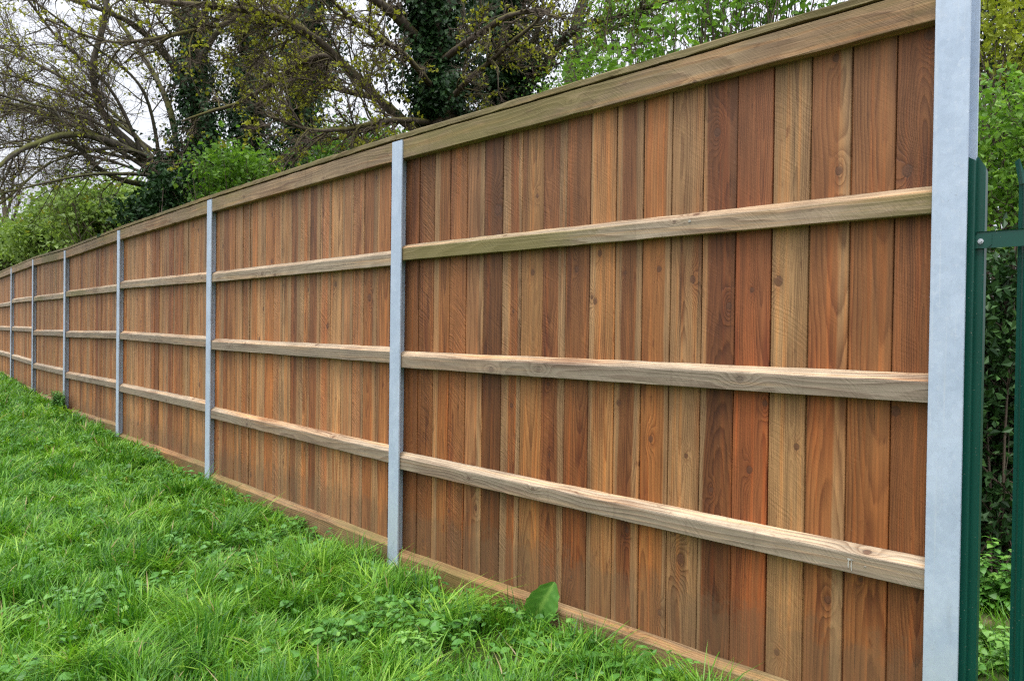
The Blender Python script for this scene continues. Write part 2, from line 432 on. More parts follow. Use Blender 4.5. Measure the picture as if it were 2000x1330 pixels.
def post_axes(i):
    if i == 0: return axes(0)
    if i >= NP_ - 1: return axes(NP_ - 2)
    u = nz(axes(i - 1)[0] + axes(i)[0]); n = nz(axes(i - 1)[1] + axes(i)[1]); return u, n

for i in range(NP_):
    u, n = post_axes(i); b = -n
    W, Dp, tf, tw = 0.100, 0.100, 0.008, 0.007
    h2 = W / 2
    prof = [(0, 0), (0.001, -0.0012), (W - 0.001, -0.0012), (W, 0), (W, tf), (h2 + tw / 2 + 0.008, tf), (h2 + tw / 2, tf + 0.008), (h2 + tw / 2, Dp - tf - 0.008),
            (h2 + tw / 2 + 0.008, Dp - tf), (W, Dp - tf), (W, Dp), (0, Dp), (0, Dp - tf), (h2 - tw / 2 - 0.008, Dp - tf), (h2 - tw / 2, Dp - tf - 0.008),
            (h2 - tw / 2, tf + 0.008), (h2 - tw / 2 - 0.008, tf), (0, tf)]
    z0 = float(ground_z(PP[i][0], PP[i][1])) - 0.3
    z1 = TOP[i] - 0.004 if i else EYE + 1.30
    acc = Acc()
    # caps of this concave section are made from three rectangles, so extrude sides only
    P = np.array(prof); m = len(P)
    V = []
    for zz in (z0, z1):
        V.append(PP[i][None] + u[None] * P[:, :1] + b[None] * P[:, 1:] + UP[None] * zz)
    V = np.concatenate(V)
    q = [[k, (k + 1) % m, (k + 1) % m + m, k + m] for k in range(m)]
    t = m
    q += [[t + 0, t + 3, t + 4, t + 17], [t + 17, t + 4, t + 5, t + 16], [t + 16, t + 5, t + 6, t + 15], [t + 15, t + 6, t + 7, t + 14], [t + 14, t + 7, t + 8, t + 13], [t + 13, t + 8, t + 9, t + 12], [t + 12, t + 9, t + 10, t + 11], [t + 0, t + 1, t + 2, t + 3]]
    acc.add(V, q)
    o = acc.build('steel_post', M_GALV, fence)
    if i == 0: o['label'] = 'taller galvanised end post next to the green palisade'

# --- timber
HEART = {'D': (0.160, 0.058, 0.0165), 'R': (0.222, 0.084, 0.0235), 'B': (0.262, 0.107, 0.0305), 'O': (0.300, 0.128, 0.0330), 'T': (0.350, 0.176, 0.0640), 'P': (0.385, 0.222, 0.0960), 'G': (0.350, 0.204, 0.0860)}
# near bay, read off from left to right: picture x of the right edge, tone, sap left, sap right, saw marks, knots (height over the eye, sideways, radius)
NEAR = [(817, 'R', 0, 0, .3, []), (846, 'R', 0, 0, 1, []), (876.5, 'B', .3, 0, .2, []), (909, 'B', 0, 0, .9, []), (943, 'T', 0, .25, .1, []),
        (979, 'D', 0, 0, .3, [(.62, .3, .022)]), (1017, 'B', .38, .2, .6, [(.1, .1, .008)]), (1058.5, 'T', 0, 0, .2, [(-.17, .1, .010), (.66, .2, .008)]), (1103, 'R', 0, .25, .4, [(-.25, -.2, .008)]),
        (1150, 'B', 0, 0, .3, [(.29, 0, .012)]), (1200, 'T', .15, 0, .2, [(.16, -.4, .008)]), (1252, 'B', .22, .2, .1, [(-.31, -.3, .013), (-.86, .1, .010)]),
        (1307.5, 'O', 0, .12, .1, [(.27, .1, .012), (-.45, -.1, .012)]), (1369, 'G', 0, .0, .2, [(.22, .22, .013), (-.50, .1, .008), (-.93, -.05, .017)]),
        (1434, 'D', .15, 0, .2, [(.11, .35, .011), (.80, -.1, .014), (-.62, -.1, .008)]), (1504, 'R', 0, 0, .1, [(.17, 0, .008), (-.26, .42, .011)]),
        (1577, 'P', 0, 0, .3, [(.20, -.32, .017), (-.41, .28, .010)]), (1655, 'B', 0, .28, .1, [(.58, .25, .012), (-.94, .15, .012), (.98, .1, .010)]),
        (1742, 'B', 0, 0, .1, []), (1845, 'R', 0, 0, .15, [(.98, .05, .014), (.55, -.28, .017), (-.25, -.42, .016)])]

def wood_attrs(V, wc, seed, tone, cx, d0, fr, sl=-9, sr=9, saw=0.0, knots=(), moss=None, grey=None, mud=None):
    k = [(9, 99, .01)] * 3
    for j, kk in enumerate(knots[:3]): k[j] = kk
    wc = wc.copy(); wc[:, 2] = seed
    N = len(V)
    wm = np.zeros((N, 3)); 
    if moss is not None: wm[:, 0] = moss
    if grey is not None: wm[:, 1] = grey
    if mud is not None: wm[:, 2] = mud
    rep = lambda t: np.repeat(np.array(t, float)[None], N, 0)
    return dict(wc=wc, wp=rep((cx, d0, fr)), wt=rep(tone), wl=rep((sl, sr, saw)), wm=wm, k1=rep(k[0]), k2=rep(k[1]), k3=rep(k[2]))

def plank_ray(x, bay, d):        # distance along the bay's board face of a picture column
    u, n = axes(bay); o = PP[bay + 1] - n * d
    r = ray(x, 640.0); rr = r[:2]; oo = o[:2] - CAM[:2]
    Mx = np.array([[rr[0], -u[0]], [rr[1], -u[1]]])
    return np.linalg.solve(Mx, oo)[1]

rngb = np.random.default_rng(21)
for bay in range(NP_ - 1):
    u, n = axes(bay); b = -n
    Pl, Pr = PP[bay + 1], PP[bay]
    L = float(np.linalg.norm(Pr - Pl)); s0, s1 = 0.056, L + 0.044
    zt = (TOP[bay + 1] - 0.01, TOP[bay] - 0.01)
    gl, gr = rail_z(bay, 3)
    acc = Acc()
    if bay == 0:
        edges = [s0] + [plank_ray(e[0], 0, BOARD_D) for e in NEAR]
        edges[-1] = s1
    else:
        edges = [s0]
        while edges[-1] < s1 - 0.22: edges.append(edges[-1] + rngb.choice([0.145, 0.15, 0.148, 0.143, 0.152]))
        edges.append(s1)
        if edges[-1] - edges[-2] > 0.17: edges.insert(-1, (edges[-1] + edges[-2]) / 2)
    pick = 'PTTBTOOBTRGPDTOBTPBORTTB'
    for j in range(len(edges) - 1):
        ga, gb = rngb.uniform(.0015, .0036, 2); a0, a1 = edges[j] + ga, edges[j + 1] - gb
        w = a1 - a0; seed = bay * 40 + j + rngb.random()
        kn = []
        if bay == 0:
            _, tn, sL, sR, saw, kk = NEAR[j]
            kn = [(sx * w, EYE + kz, kr) for kz, sx, kr in kk]
            for _k in range(rngb.integers(1, 3)): kn.append((rngb.uniform(-.38, .38) * w, rngb.uniform(0.2, 2.4), rngb.uniform(.006, .012)))
        else:
            tn = rngb.choice(list(pick)); sL = rngb.choice([0, 0, 0, .2, .35]); sR = rngb.choice([0, 0, 0, .2, .3]); saw = rngb.choice([0, .1, .2, .3, .3, .9])
            for _k in range(rngb.integers(0, 3)): kn.append((rngb.uniform(-.4, .4) * w, rngb.uniform(0.15, 2.4), rngb.uniform(.008, .018)))
        tone = np.array(HEART[tn]) * rngb.uniform(0.86, 1.15) * (1 + rngb.normal(0, .03, 3))
        if bay: tone = (tone * 0.82 + np.array((0.330, 0.160, 0.062)) * 0.18) * np.array((1.12, 1.05, 1.05))
        else: tone = tone * np.array((0.96, 0.90, 0.90))
        nseg = 14
        z0 = np.interp(j / len(edges), [0, 1], [gl, gr]) - 0.03
        zb = np.linspace(z0, np.interp((a0 + a1) / 2, [0, L], zt), nseg + 1)
        fo = rngb.normal(0, 0.0018, 2); bev = 0.0022
        ph1, ph2 = rngb.uniform(0, 6, 2)
        el = 0.0007 * np.sin(zb * 3.1 + ph1) + 0.0005 * np.sin(zb * 9 + ph2); er = 0.0007 * np.sin(zb * 2.7 + ph2) + 0.0005 * np.sin(zb * 8 + ph1)
        nx = 5
        xs = np.array([0, bev] + list(np.linspace(0, 1, nx)[1:-1] * w) + [w - bev, w, w, 0])
        ds = np.array([bev, 0] + [0] * (nx - 2) + [0, bev, BOARD_T, BOARD_T])
        ds = ds + np.interp(xs, [0, w], fo)
        cup = rngb.normal(0, 0.0012)
        m = len(xs)
        XX = np.zeros((nseg + 1, m)); DD = np.zeros((nseg + 1, m))
        for r_ in range(nseg + 1):
            fx = xs / w
            XX[r_] = a0 + xs + el[r_] * (1 - fx) + er[r_] * fx
            DD[r_] = BOARD_D + ds + cup * 4 * fx * (1 - fx) * (ds < BOARD_T * .6) + 0.001 * math.sin(zb[r_] * 1.4 + ph1)
        V = Pl[None, None] + u * XX[..., None] + b * DD[..., None] + UP * zb[:, None, None]
        idx = np.arange((nseg + 1) * m).reshape(nseg + 1, m)
        q = np.stack([idx[:-1], np.roll(idx, -1, 1)[:-1], np.roll(idx, -1, 1)[1:], idx[1:]], -1).reshape(-1, 4)
        wc = np.zeros((nseg + 1, m, 3)); wc[..., 0] = xs - w / 2; wc[..., 1] = zb[:, None]
        cx = rngb.uniform(-.05, .05); d0 = rngb.choice([0.01, 0.03, 0.05, 0.07, 0.10]); fr = rngb.uniform(75, 135)
        V = V.reshape(-1, 3)
        hz = (wc[..., 1].reshape(-1) - EYE)
        moss = np.clip(0.35 * (hz - 0.95) / .2, 0, .3) + (0.05 if tn == 'G' else 0.0)
        moss = moss + np.clip((-0.95 - hz) / .3, 0, 1) * 0.12
        acc.add(V, q, **wood_attrs(V, wc.reshape(-1, 3), seed, tone, cx, d0, fr, (-.5 + sL) * w if sL else -9, (.5 - sR) * w if sR else 9, saw, kn, moss, np.clip(.08 + .16 * (hz + .1), 0.02, .24) + (.07 if bay else 0), np.clip((-.85 - hz) / .4, 0, 1)))
        # tongue that closes the joint to the next board
        if j < len(edges) - 2:
            tp = [(a1 - 0.001, BOARD_D + .013), (a1 + 0.010, BOARD_D + .013), (a1 + 0.010, BOARD_D + .018), (a1 - 0.001, BOARD_D + .018)]
            def ta(V, wc_): return wood_attrs(V, wc_, seed, tone * 0.8, cx, d0, fr)
            prism(acc, tp, Pl + UP * zb[0], Pl + UP * (zb[-1] - .004), u, 1, (u, b), attr=ta)
    acc.build('board_panel', M_WOOD, fence)

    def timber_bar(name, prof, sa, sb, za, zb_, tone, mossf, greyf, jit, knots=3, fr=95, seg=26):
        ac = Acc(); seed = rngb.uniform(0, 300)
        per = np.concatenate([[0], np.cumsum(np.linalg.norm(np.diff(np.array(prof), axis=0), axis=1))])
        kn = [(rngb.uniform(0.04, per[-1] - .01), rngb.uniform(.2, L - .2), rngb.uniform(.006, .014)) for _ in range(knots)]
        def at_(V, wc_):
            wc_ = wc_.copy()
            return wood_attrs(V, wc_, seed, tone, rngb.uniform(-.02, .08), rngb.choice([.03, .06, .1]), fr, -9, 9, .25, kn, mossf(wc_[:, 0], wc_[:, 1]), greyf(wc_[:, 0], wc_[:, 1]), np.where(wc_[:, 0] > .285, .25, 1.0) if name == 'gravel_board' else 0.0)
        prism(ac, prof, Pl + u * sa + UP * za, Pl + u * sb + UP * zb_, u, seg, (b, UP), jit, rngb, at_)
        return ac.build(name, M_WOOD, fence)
    sp_ = 0.0
    # three weathered rails, skylight painted into the paler colour of their sloping tops
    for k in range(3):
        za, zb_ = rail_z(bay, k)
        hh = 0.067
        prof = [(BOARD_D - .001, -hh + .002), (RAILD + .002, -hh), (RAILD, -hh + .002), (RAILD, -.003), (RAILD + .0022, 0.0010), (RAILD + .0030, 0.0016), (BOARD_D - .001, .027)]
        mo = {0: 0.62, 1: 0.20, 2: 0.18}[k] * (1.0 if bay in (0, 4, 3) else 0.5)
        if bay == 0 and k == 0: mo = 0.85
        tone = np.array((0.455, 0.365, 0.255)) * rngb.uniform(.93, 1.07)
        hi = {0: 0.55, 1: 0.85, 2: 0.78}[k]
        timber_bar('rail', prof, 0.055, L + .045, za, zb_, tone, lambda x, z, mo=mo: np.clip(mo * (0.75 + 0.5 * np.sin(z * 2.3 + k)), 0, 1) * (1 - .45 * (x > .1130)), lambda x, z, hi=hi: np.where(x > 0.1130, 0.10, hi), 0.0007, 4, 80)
    # gravel board along the ground
    prof = [(BOARD_D - .001, -.25), (RAILD, -.25), (RAILD, -.003), (RAILD + .003, 0.0015), (BOARD_D - .001, .024)]
    timber_bar('gravel_board', prof, 0.055, L + .045, gl, gr, np.array((0.290, 0.185, 0.085)), lambda x, z: 0.42 + 0.22 * np.sin(z * 3), lambda x, z: 0.15 + 0 * x, 0.0008, 3, 80)
    # top rail and the capping over it
    prof = [(BOARD_D - .001, -.110), (RAILD - .002, -.110), (RAILD - .004, -.107), (RAILD - .004, -.003), (RAILD - .002, -.0012), (BOARD_D - .001, -.0012)]
    mt = 0.62 if bay in (0, 4) else 0.34
    timber_bar('top_rail', prof, 0.101 - .045, L - .001 if bay == 0 else L + .045, TOP[bay + 1], TOP[bay], np.array((0.300, 0.205, 0.112)), lambda x, z, mt=mt: np.clip(mt + .25 * np.sin(z * 2.1 + bay) + (x - .12) * 1.5, .1, .75), lambda x, z: 0.34 + 0 * x, 0.0009, 5, 70, 30)
    zc = rngb.uniform(0.0, 0.009)
    prof = [(0.104, 0.004), (.009, 0.004), (.007, .006), (.007, .029), (.010, .033), (.05, .040), (.104, .030)]
    timber_bar('capping', prof, 0.03, L - .001 if bay == 0 else L + .028, TOP[bay + 1] + zc, TOP[bay] + zc, np.array((0.240, 0.180, 0.090)), lambda x, z: 0.62 + 0 * x, lambda x, z: 0.3 + 0 * x, 0.0012, 2, 70, 40)

u0, n0 = axes(0); b0 = -n0
def on_plane(x, y, d):           # (along, height) of a picture point on the plane d behind the post fronts
    o = PP[0] + b0 * d; r = ray(x, y)
    A = np.array([[r[0], -u0[0]], [r[1], -u0[1]]]); t, s = np.linalg.solve(A, (o - CAM)[:2])
    return s, (CAM + r * t)[2]
M_LIME = simple('bird_lime', (0.30, 0.28, 0.24), (0.48, 0.46, 0.41), 90)
def blot(x, y, w, h):
    s, z = on_plane(x, y, RAILD - .0012); c_ = PP[0] + u0 * s + b0 * (RAILD - .0012) + UP * z
    k = np.arange(9) * 2 * np.pi / 9; rr = 1 + .25 * np.sin(k * 3 + x)
    acd = Acc(); prism(acd, [(math.cos(q) * w * r_, math.sin(q) * h * r_) for q, r_ in zip(k, rr)], c_, c_ + n0 * .0012, u0, 1, (u0, UP)); acd.build('bird_dropping', M_LIME, fence)
for q in ((1347, 432, .006, .006), (1657, 1101, .0022, .014), (1663, 1104, .0018, .020), (1660, 1092, .010, .0035), (1690, 1106, .004, .0015)): blot(*q)

# ------------------------------------------------------------------ green palisade
u0, n0 = axes(0); b0 = -n0
def on_plane(x, y, d):           # (along, height) of a picture point on the plane d behind the post fronts
    o = PP[0] + b0 * d; r = ray(x, y)
    A = np.array([[r[0], -u0[0]], [r[1], -u0[1]]]); t, s = np.linalg.solve(A, (o - CAM)[:2])
    return s, (CAM + r * t)[2]
pal = thing('palisade_fence', PP[0] + u0 * 0.15 + UP * float(ground_z(*(PP[0] + u0 * .15)[:2])), 'dark green painted steel palisade fence right of the tall galvanised post', 'fence')
def sheet(acc, pts_sd, zb, ztops, th=0.003):
    """a folded steel sheet: pts (s, d), one top height per point"""
    pts = np.array(pts_sd, float); t = np.gradient(pts, axis=0); nn = nz(np.stack([-t[:, 1], t[:, 0]], 1)) * th
    loops = [pts, pts + nn]
    V = []
    for lp in loops:
        for zs in (np.full(len(pts), zb), np.array(ztops)):
            V.append(PP[0][None] + u0 * lp[:, :1] + b0 * lp[:, 1:] + UP * zs[:, None])
    V = np.concatenate(V); m = len(pts); q = []
    for k in range(m - 1):
        q += [[k, k + 1, m + k + 1, m + k], [2 * m + k, 3 * m + k, 3 * m + k + 1, 2 * m + k + 1], [m + k, m + k + 1, 3 * m + k + 1, 3 * m + k]]
    q += [[0, m, 3 * m, 2 * m], [m - 1, 3 * m - 1, 4 * m - 1, 2 * m - 1]][:1] + [[m - 1, 3 * m - 1, 4 * m - 1, 2 * m - 1]]
    acc.add(V, q)
zb_pal = float(ground_z(*(PP[0] + u0 * .3)[:2])) - 0.02
# end pale that stands against the galvanised post
sA0, _ = on_plane(1866, 400, .035); sA1, zA1 = on_plane(1905.5, 312, .035); _, zA0 = on_plane(1884, 297, .035)
sB1, zB1 = on_plane(1925, 322, .060); _, zB0 = on_plane(1908, 306, .060)
acc = Acc()
sheet(acc, [(sA0, .05), (sA0, .035), (sA1 - .003, .035), (sA1, .038), (sA1, .060), (sB1 - .003, .060), (sB1, .064), (sB1 + .001, .085)],
      zb_pal, [zA0 - .03, zA0 + .004, zA1, zA1 - .005, zB0, zB1, zB1 - .006, zB1 - .02])
acc.build('pale', M_PAINT, pal)
# splayed pales further along
def splay_pale(s):
    ac = Acc(); zt = EYE + .50
    w = .072
    prof = [(-w / 2, .098), (-w / 2 + .010, .094), (-w / 2 + .020, .078), (-.010, .074), (-.004, .082), (.004, .082), (.010, .074), (w / 2 - .020, .078), (w / 2 - .010, .094), (w / 2, .098)]
    pts = [(s + a, d) for a, d in prof]
    sheet(ac, pts, zb_pal, [zt - .03] * 3 + [zt + .02, zt + .05, zt + .05, zt + .02] + [zt - .03] * 3)
    # outward prongs: thin folded points left and right and one in the middle
    for sg in (-1, 1):
        pr = [(s + sg * w * .50, .098), (s + sg * w * .30, .080), (s + sg * w * .10, .075)]
        base = np.array([PP[0] + u0 * a + b0 * d + UP * (zt - .03) for a, d in pr])
        tip = PP[0] + u0 * (s + sg * (w * .5 + .016)) + b0 * .112 + UP * (zt + .045)
        tip2 = PP[0] + u0 * (s + sg * (w * .5 + .001)) + b0 * .100 + UP * (zt + .052)
        V = np.concatenate([base, [tip, tip2]]); V2 = V + (n0 * -.003)[None]
        VV = np.concatenate([V, V2])
        ac.add(VV, [[0, 1, 4, 3], [5, 8, 9, 6], [0, 3, 8, 5], [3, 4, 9, 8], [1, 6, 9, 4]], [[1, 2, 4], [6, 9, 7]])
    return ac.build('pale', M_PAINT, pal)
s2, _ = on_plane(1984, 600, .090)
s2 += .036
for k in range(7): splay_pale(s2 + k * .150)
# angle rails
def angle_rail(zc):
    ac = Acc()
    prof = [(.058, -.026), (.053, -.026), (.053, .023), (.050, .026), (.098 - .03, .026), (.098 - .03, .021), (.058, .021)]
    e0 = PP[0] + u0 * (sA1 + .002); e1 = PP[0] + u0 * (s2 + 7 * .15)
    prism(ac, prof, e0 + UP * zc, e1 + UP * zc, u0, 1, (b0, UP))
    return ac.build('rail', M_PAINT, pal)
_, zr = on_plane(1915, 469, .053)
angle_rail(zr); angle_rail(zb_pal + .22)
sbt, zbt = on_plane(1915.5, 471.5, .05)
ac = Acc(); c = PP[0] + u0 * sbt + b0 * .0535 + UP * zbt
ring = [(math.cos(k * math.pi / 4) * .0085, math.sin(k * math.pi / 4) * .0085) for k in range(8)]
prism(ac, ring, c, c + n0 * .006, u0, 1, (u0, UP))
ring = [(x * .5, z * .5) for x, z in ring]; prism(ac, ring, c + n0 * .006, c + n0 * .012, u0, 1, (u0, UP))
ac.build('bolt', M_BOLT, pal)
ac = Acc()
prism(ac, [(-.028, -.022), (.018, -.022), (.030, -.012), (.030, .020), (-.028, .020)], c + b0 * .0008, c + n0 * .0035 + b0 * .0008, u0, 1, (u0, UP))
ac.build('rail_cleat', M_PAINT, pal)

# ------------------------------------------------------------------ ground
g1 = np.sinh(np.linspace(-5.2, 5.2, 190)); g1 = g1 / g1.max() * 420
gx, gy = np.meshgrid(g1, g1 + 6, indexing='ij')
G = np.stack([gx, gy, ground_z(gx, gy)], -1).reshape(-1, 3)
idx = np.arange(190 * 190).reshape(190, 190)
acc = Acc(); acc.add(G, np.stack([idx[:-1, :-1], idx[1:, :-1], idx[1:, 1:], idx[:-1, 1:]], -1).reshape(-1, 4))
n = NT('soil_and_thatch'); p = n.coord(); a = n.noise(p, 9, 5, .65); b_ = n.noise(p, 1.2, 3)
c_ = n.mix(n.sstep(a, .3, .7), (0.030, 0.036, 0.012), (0.060, 0.085, 0.022)); c_ = n.mix(n.sstep(b_, .58, .72), c_, (0.16, 0.115, 0.068))
M_SOIL = n.bsdf(c_, rough=.95, spec=.1, normal=n.bump(a, .8, .02))
gobj = acc.build('ground', M_SOIL, smooth=True); gobj['kind'] = 'structure'

# ------------------------------------------------------------------ grass
def blades(acc, x, y, h, w, ang, lean, tint, rng, fac=None):
    N = len(x)
    base = np.stack([x, y, ground_z(x, y) - .006], 1)
    ld = np.stack([np.cos(ang), np.sin(ang), np.zeros(N)], 1)
    fa = ang + np.pi / 2 + rng.normal(0, .6, N)
    sd = np.stack([np.cos(fa), np.sin(fa), np.zeros(N)], 1)
    ts = [0, .38, .72, 1.0]; ws = [.75, 1.0, .72, 0]
    V = np.zeros((N, 7, 3)); T = np.zeros((N, 7, 3)); k = 0
    for t, wf in zip(ts, ws):
        up = t * (1 - .32 * lean * t)
        c = base + ld * (h * lean * (0.25 * t + .75 * t * t))[:, None] + UP * (h * up)[:, None]
        if wf > 0:
            V[:, k] = c - sd * (w * wf * .5)[:, None]; V[:, k + 1] = c + sd * (w * wf * .5)[:, None]
            T[:, k, 0] = T[:, k + 1, 0] = tint; k += 2
        else:
            V[:, k] = c; T[:, k, 0] = tint
    o = np.arange(N)[:, None] * 7
    q = np.concatenate([o + [0, 1, 3, 2], o + [2, 3, 5, 4]]); tr = o + [4, 5, 6]
    acc.add(V.reshape(-1, 3), q, tr, lt=T.reshape(-1, 3))

def in_front(x, y, m=0.02):
    return x < fence_x(y) - m

rg = np.random.default_rng(5)
acc = Acc()
for (y0, y1, dens, wmul, hm) in ((1.5, 3.2, 8000, 1.0, 1.08), (3.2, 4.6, 7000, 1.15, 1.05), (4.6, 6.5, 4800, 1.4, 1.0), (6.5, 9.5, 3000, 1.8, .93), (9.5, 14, 1500, 2.5, .9), (14, 21, 800, 3.4, .9)):
    xl = -0.70 * y1 - .3; xr = float(fence_x(np.array(y0))) + .1
    xr = min(xr, .72 * y1)
    N = int((xr - xl) * (y1 - y0) * dens)
    x = rg.uniform(xl, xr, N); y = rg.uniform(y0, y1, N)
    ok = in_front(x, y, 0.0) & (np.abs(x) < .72 * y + .35)
    x, y = x[ok], y[ok]; N = len(x)
    dfence = (fence_x(y) - x) * .72
    # bare, thin places
    thin = wob(x, y, 1.5, 4.4) + .35 * wob(x, y, 6, 1.0)
    keep = rg.random(N) < np.clip(1.25 - 1.1 * (thin > .70), .2, 1)
    keep &= rg.random(N) < np.clip(.35 + dfence / .14, 0, 1)
    x, y, dfence = x[keep], y[keep], dfence[keep]; N = len(x)
    # tufts: neighbours lean together
    cell = 0.13
    jx = x + .05 * wob(x, y, 9, .3); jy = y + .05 * wob(x, y, 9, 2.3)
    key = (np.floor(jx / cell).astype(np.int64) * 7919 + np.floor(jy / cell).astype(np.int64) * 104729)
    hsh = (np.sin(key * 12.9898) * 43758.5453); hsh = hsh - np.floor(hsh); h2 = (np.sin(key * 4.1414) * 24634.6345); h2 = h2 - np.floor(h2)
    h3 = (np.sin(key * 7.733) * 15731.743); h3 = h3 - np.floor(h3)
    big = wob(x, y, 2.2, 1.3)
    ang = 0.35 + 1.2 * wob(x, y, .8, .2) + (hsh - .5) * 5.2 + rg.normal(0, .95, N)
    h = hm * (.055 + .062 * h2 + .030 * big + .045 * rg.random(N)) * rg.uniform(.55, 1.15, N)
    h = np.where((rg.random(N) < .10) | ((h2 > .80) & (rg.random(N) < .7)), h * 1.38, h)
    h = h * np.clip(.60 + dfence / .16 * .4, .6, 1) * np.where((dfence < .45) & (wob(x, y, 2.6, 3.3) > .25), 1.35, 1.0)
    lean = np.clip(.35 + .75 * h3 + rg.normal(0, .25, N), .05, 1.35)
    tint = np.clip(.46 + .34 * (h3 - .5) + .17 * wob(x, y, 1.1, 3.0) + .12 * wob(x, y, 4, 1.0) + rg.normal(0, .20, N), 0, 1)
    tint = np.where(rg.random(N) < .016, -5.0, tint)
    w = rg.uniform(.0032, .0080, N) * wmul
    blades(acc, x, y, np.maximum(h, .025), w, ang, lean, tint, rg)
# the strip of grass beyond the palisade
N = 9000
x = rg.uniform(1.3, 4.2, N); y = rg.uniform(2.2, 5.0, N); ok = ~in_front(x, y, -.12); x, y = x[ok], y[ok]; N = len(x)
blades(acc, x, y, rg.uniform(.05, .17, N), rg.uniform(.003, .006, N), rg.uniform(0, 6.28, N), rg.uniform(.2, 1.1, N), np.clip(rg.normal(.45, .2, N), 0, 1), rg)
tag(acc.build('grass', M_GRASS), 'rough uncut bright green grass in front of the fence', 'grass', kind='stuff')

# ------------------------------------------------------------------ broad leaves
def leaves8(acc, c, d, nrm, Ln, Wd, tint, droop=.25):
    """ovate leaves with a folded midrib: c base, d direction, nrm upward side"""
    N = len(c); d = nz(d); sd = nz(np.cross(d, nrm)); nr = np.cross(sd, d)
    V = np.zeros((N, 10, 3)); k = 0
    for t, wf in ((0, .12), (.25, .85), (.55, 1.0), (.82, .55)):
        cc = c + d * (Ln * t)[:, None] - nr * (Ln * droop * t * t)[:, None]
        V[:, k] = cc - sd * (Wd * wf * .5)[:, None] + nr * (Wd * wf * .13)[:, None]
        V[:, k + 1] = cc + sd * (Wd * wf * .5)[:, None] + nr * (Wd * wf * .13)[:, None]; k += 2
    V[:, 8] = c + d * Ln[:, None] - nr * (Ln * droop)[:, None]
    V[:, 9] = c + d * (Ln * .4)[:, None] - nr * (Ln * droop * .16)[:, None] - nr * (Wd * .06)[:, None]
    o = np.arange(N)[:, None] * 10
    tr = np.concatenate([o + t for t in ([0, 1, 9], [0, 9, 2], [2, 9, 4], [1, 3, 9], [3, 5, 9], [9, 5, 4])])
    q = np.concatenate([o + [4, 5, 7, 6]]); tr = np.concatenate([tr, o + [6, 7, 8]])
    T = np.zeros((N, 10, 3)); T[:, :, 0] = tint[:, None]; T[:, 9, 0] += .12
    acc.add(V.reshape(-1, 3), q, tr, lt=T.reshape(-1, 3))

rw = np.random.default_rng(11)
acc = Acc()
# low weeds mixed through the turf, thicker in patches and along the fence
N0 = 16000
yy = 1.6 + rw.random(N0) ** 1.5 * 14; xx = rw.uniform(-.72, .72, N0) * yy
df = (fence_x(yy) - xx) * .72
pt = wob(xx, yy, 1.3, 5.1) + .5 * wob(xx, yy, 4.2, .7)
ok = (df > .03) & ((pt > .42) | (rw.random(N0) < .10) | ((df < .5) & (rw.random(N0) < .25)))
xx, yy = xx[ok], yy[ok]
for rep in range(4):
    N = len(xx); a = rw.uniform(0, 6.28, N)
    cx_ = xx + rw.normal(0, .03, N); cy_ = yy + rw.normal(0, .03, N)
    c = np.stack([cx_, cy_, ground_z(cx_, cy_) + rw.uniform(.035, .115, N)], 1)
    ok = in_front(c[:, 0], c[:, 1], .03)
    d = np.stack([np.cos(a), np.sin(a), rw.uniform(-.1, .6, N)], 1); nr = np.stack([rw.normal(0, .3, N), rw.normal(0, .3, N), np.ones(N)], 1)
    sc = rw.uniform(.024, .062, N)
    leaves8(acc, c[ok], d[ok], nr[ok], sc[ok], (sc * rw.uniform(.45, .8, N))[ok], np.clip(rw.normal(.42, .2, N), 0, 1)[ok])
tag(acc.build('weeds', M_WEED), 'low broad-leaved weeds scattered through the grass', 'weeds', kind='stuff')

def ground_at(px, py):           # the point of the ground seen at a picture position
    r = ray(px, py); t = 1.0
    for _ in range(60):
        pnt = CAM + r * t; t += (pnt[2] - float(ground_z(pnt[0], pnt[1]))) / max(-r[2], .02) * .5
    pnt = CAM + r * t
    return np.array([pnt[0], pnt[1], float(ground_z(pnt[0], pnt[1]))])

def tube(acc, P, R, sides, attr=None):
    P = np.asarray(P); M, n_, _ = P.shape
    T = nz(np.gradient(P, axis=1)); ref = nz(np.array([.31, .77, .55]) + RNG.normal(0, .2, (M, 1, 3)))
    S = nz(np.cross(T, ref)); U = np.cross(S, T)
    a = np.arange(sides) * 2 * np.pi / sides
    V = P[:, :, None] + R[:, :, None, None] * (S[:, :, None] * np.cos(a)[None, None, :, None] + U[:, :, None] * np.sin(a)[None, None, :, None])
    idx = np.arange(M * n_ * sides).reshape(M, n_, sides); rl = np.roll(idx, -1, 2)
    q = np.stack([idx[:, :-1], rl[:, :-1], rl[:, 1:], idx[:, 1:]], -1).reshape(-1, 4)
    kw = {'lt': np.full((V.size // 3, 3), .35)} if attr else {}
    acc.add(V.reshape(-1, 3), q, **kw)

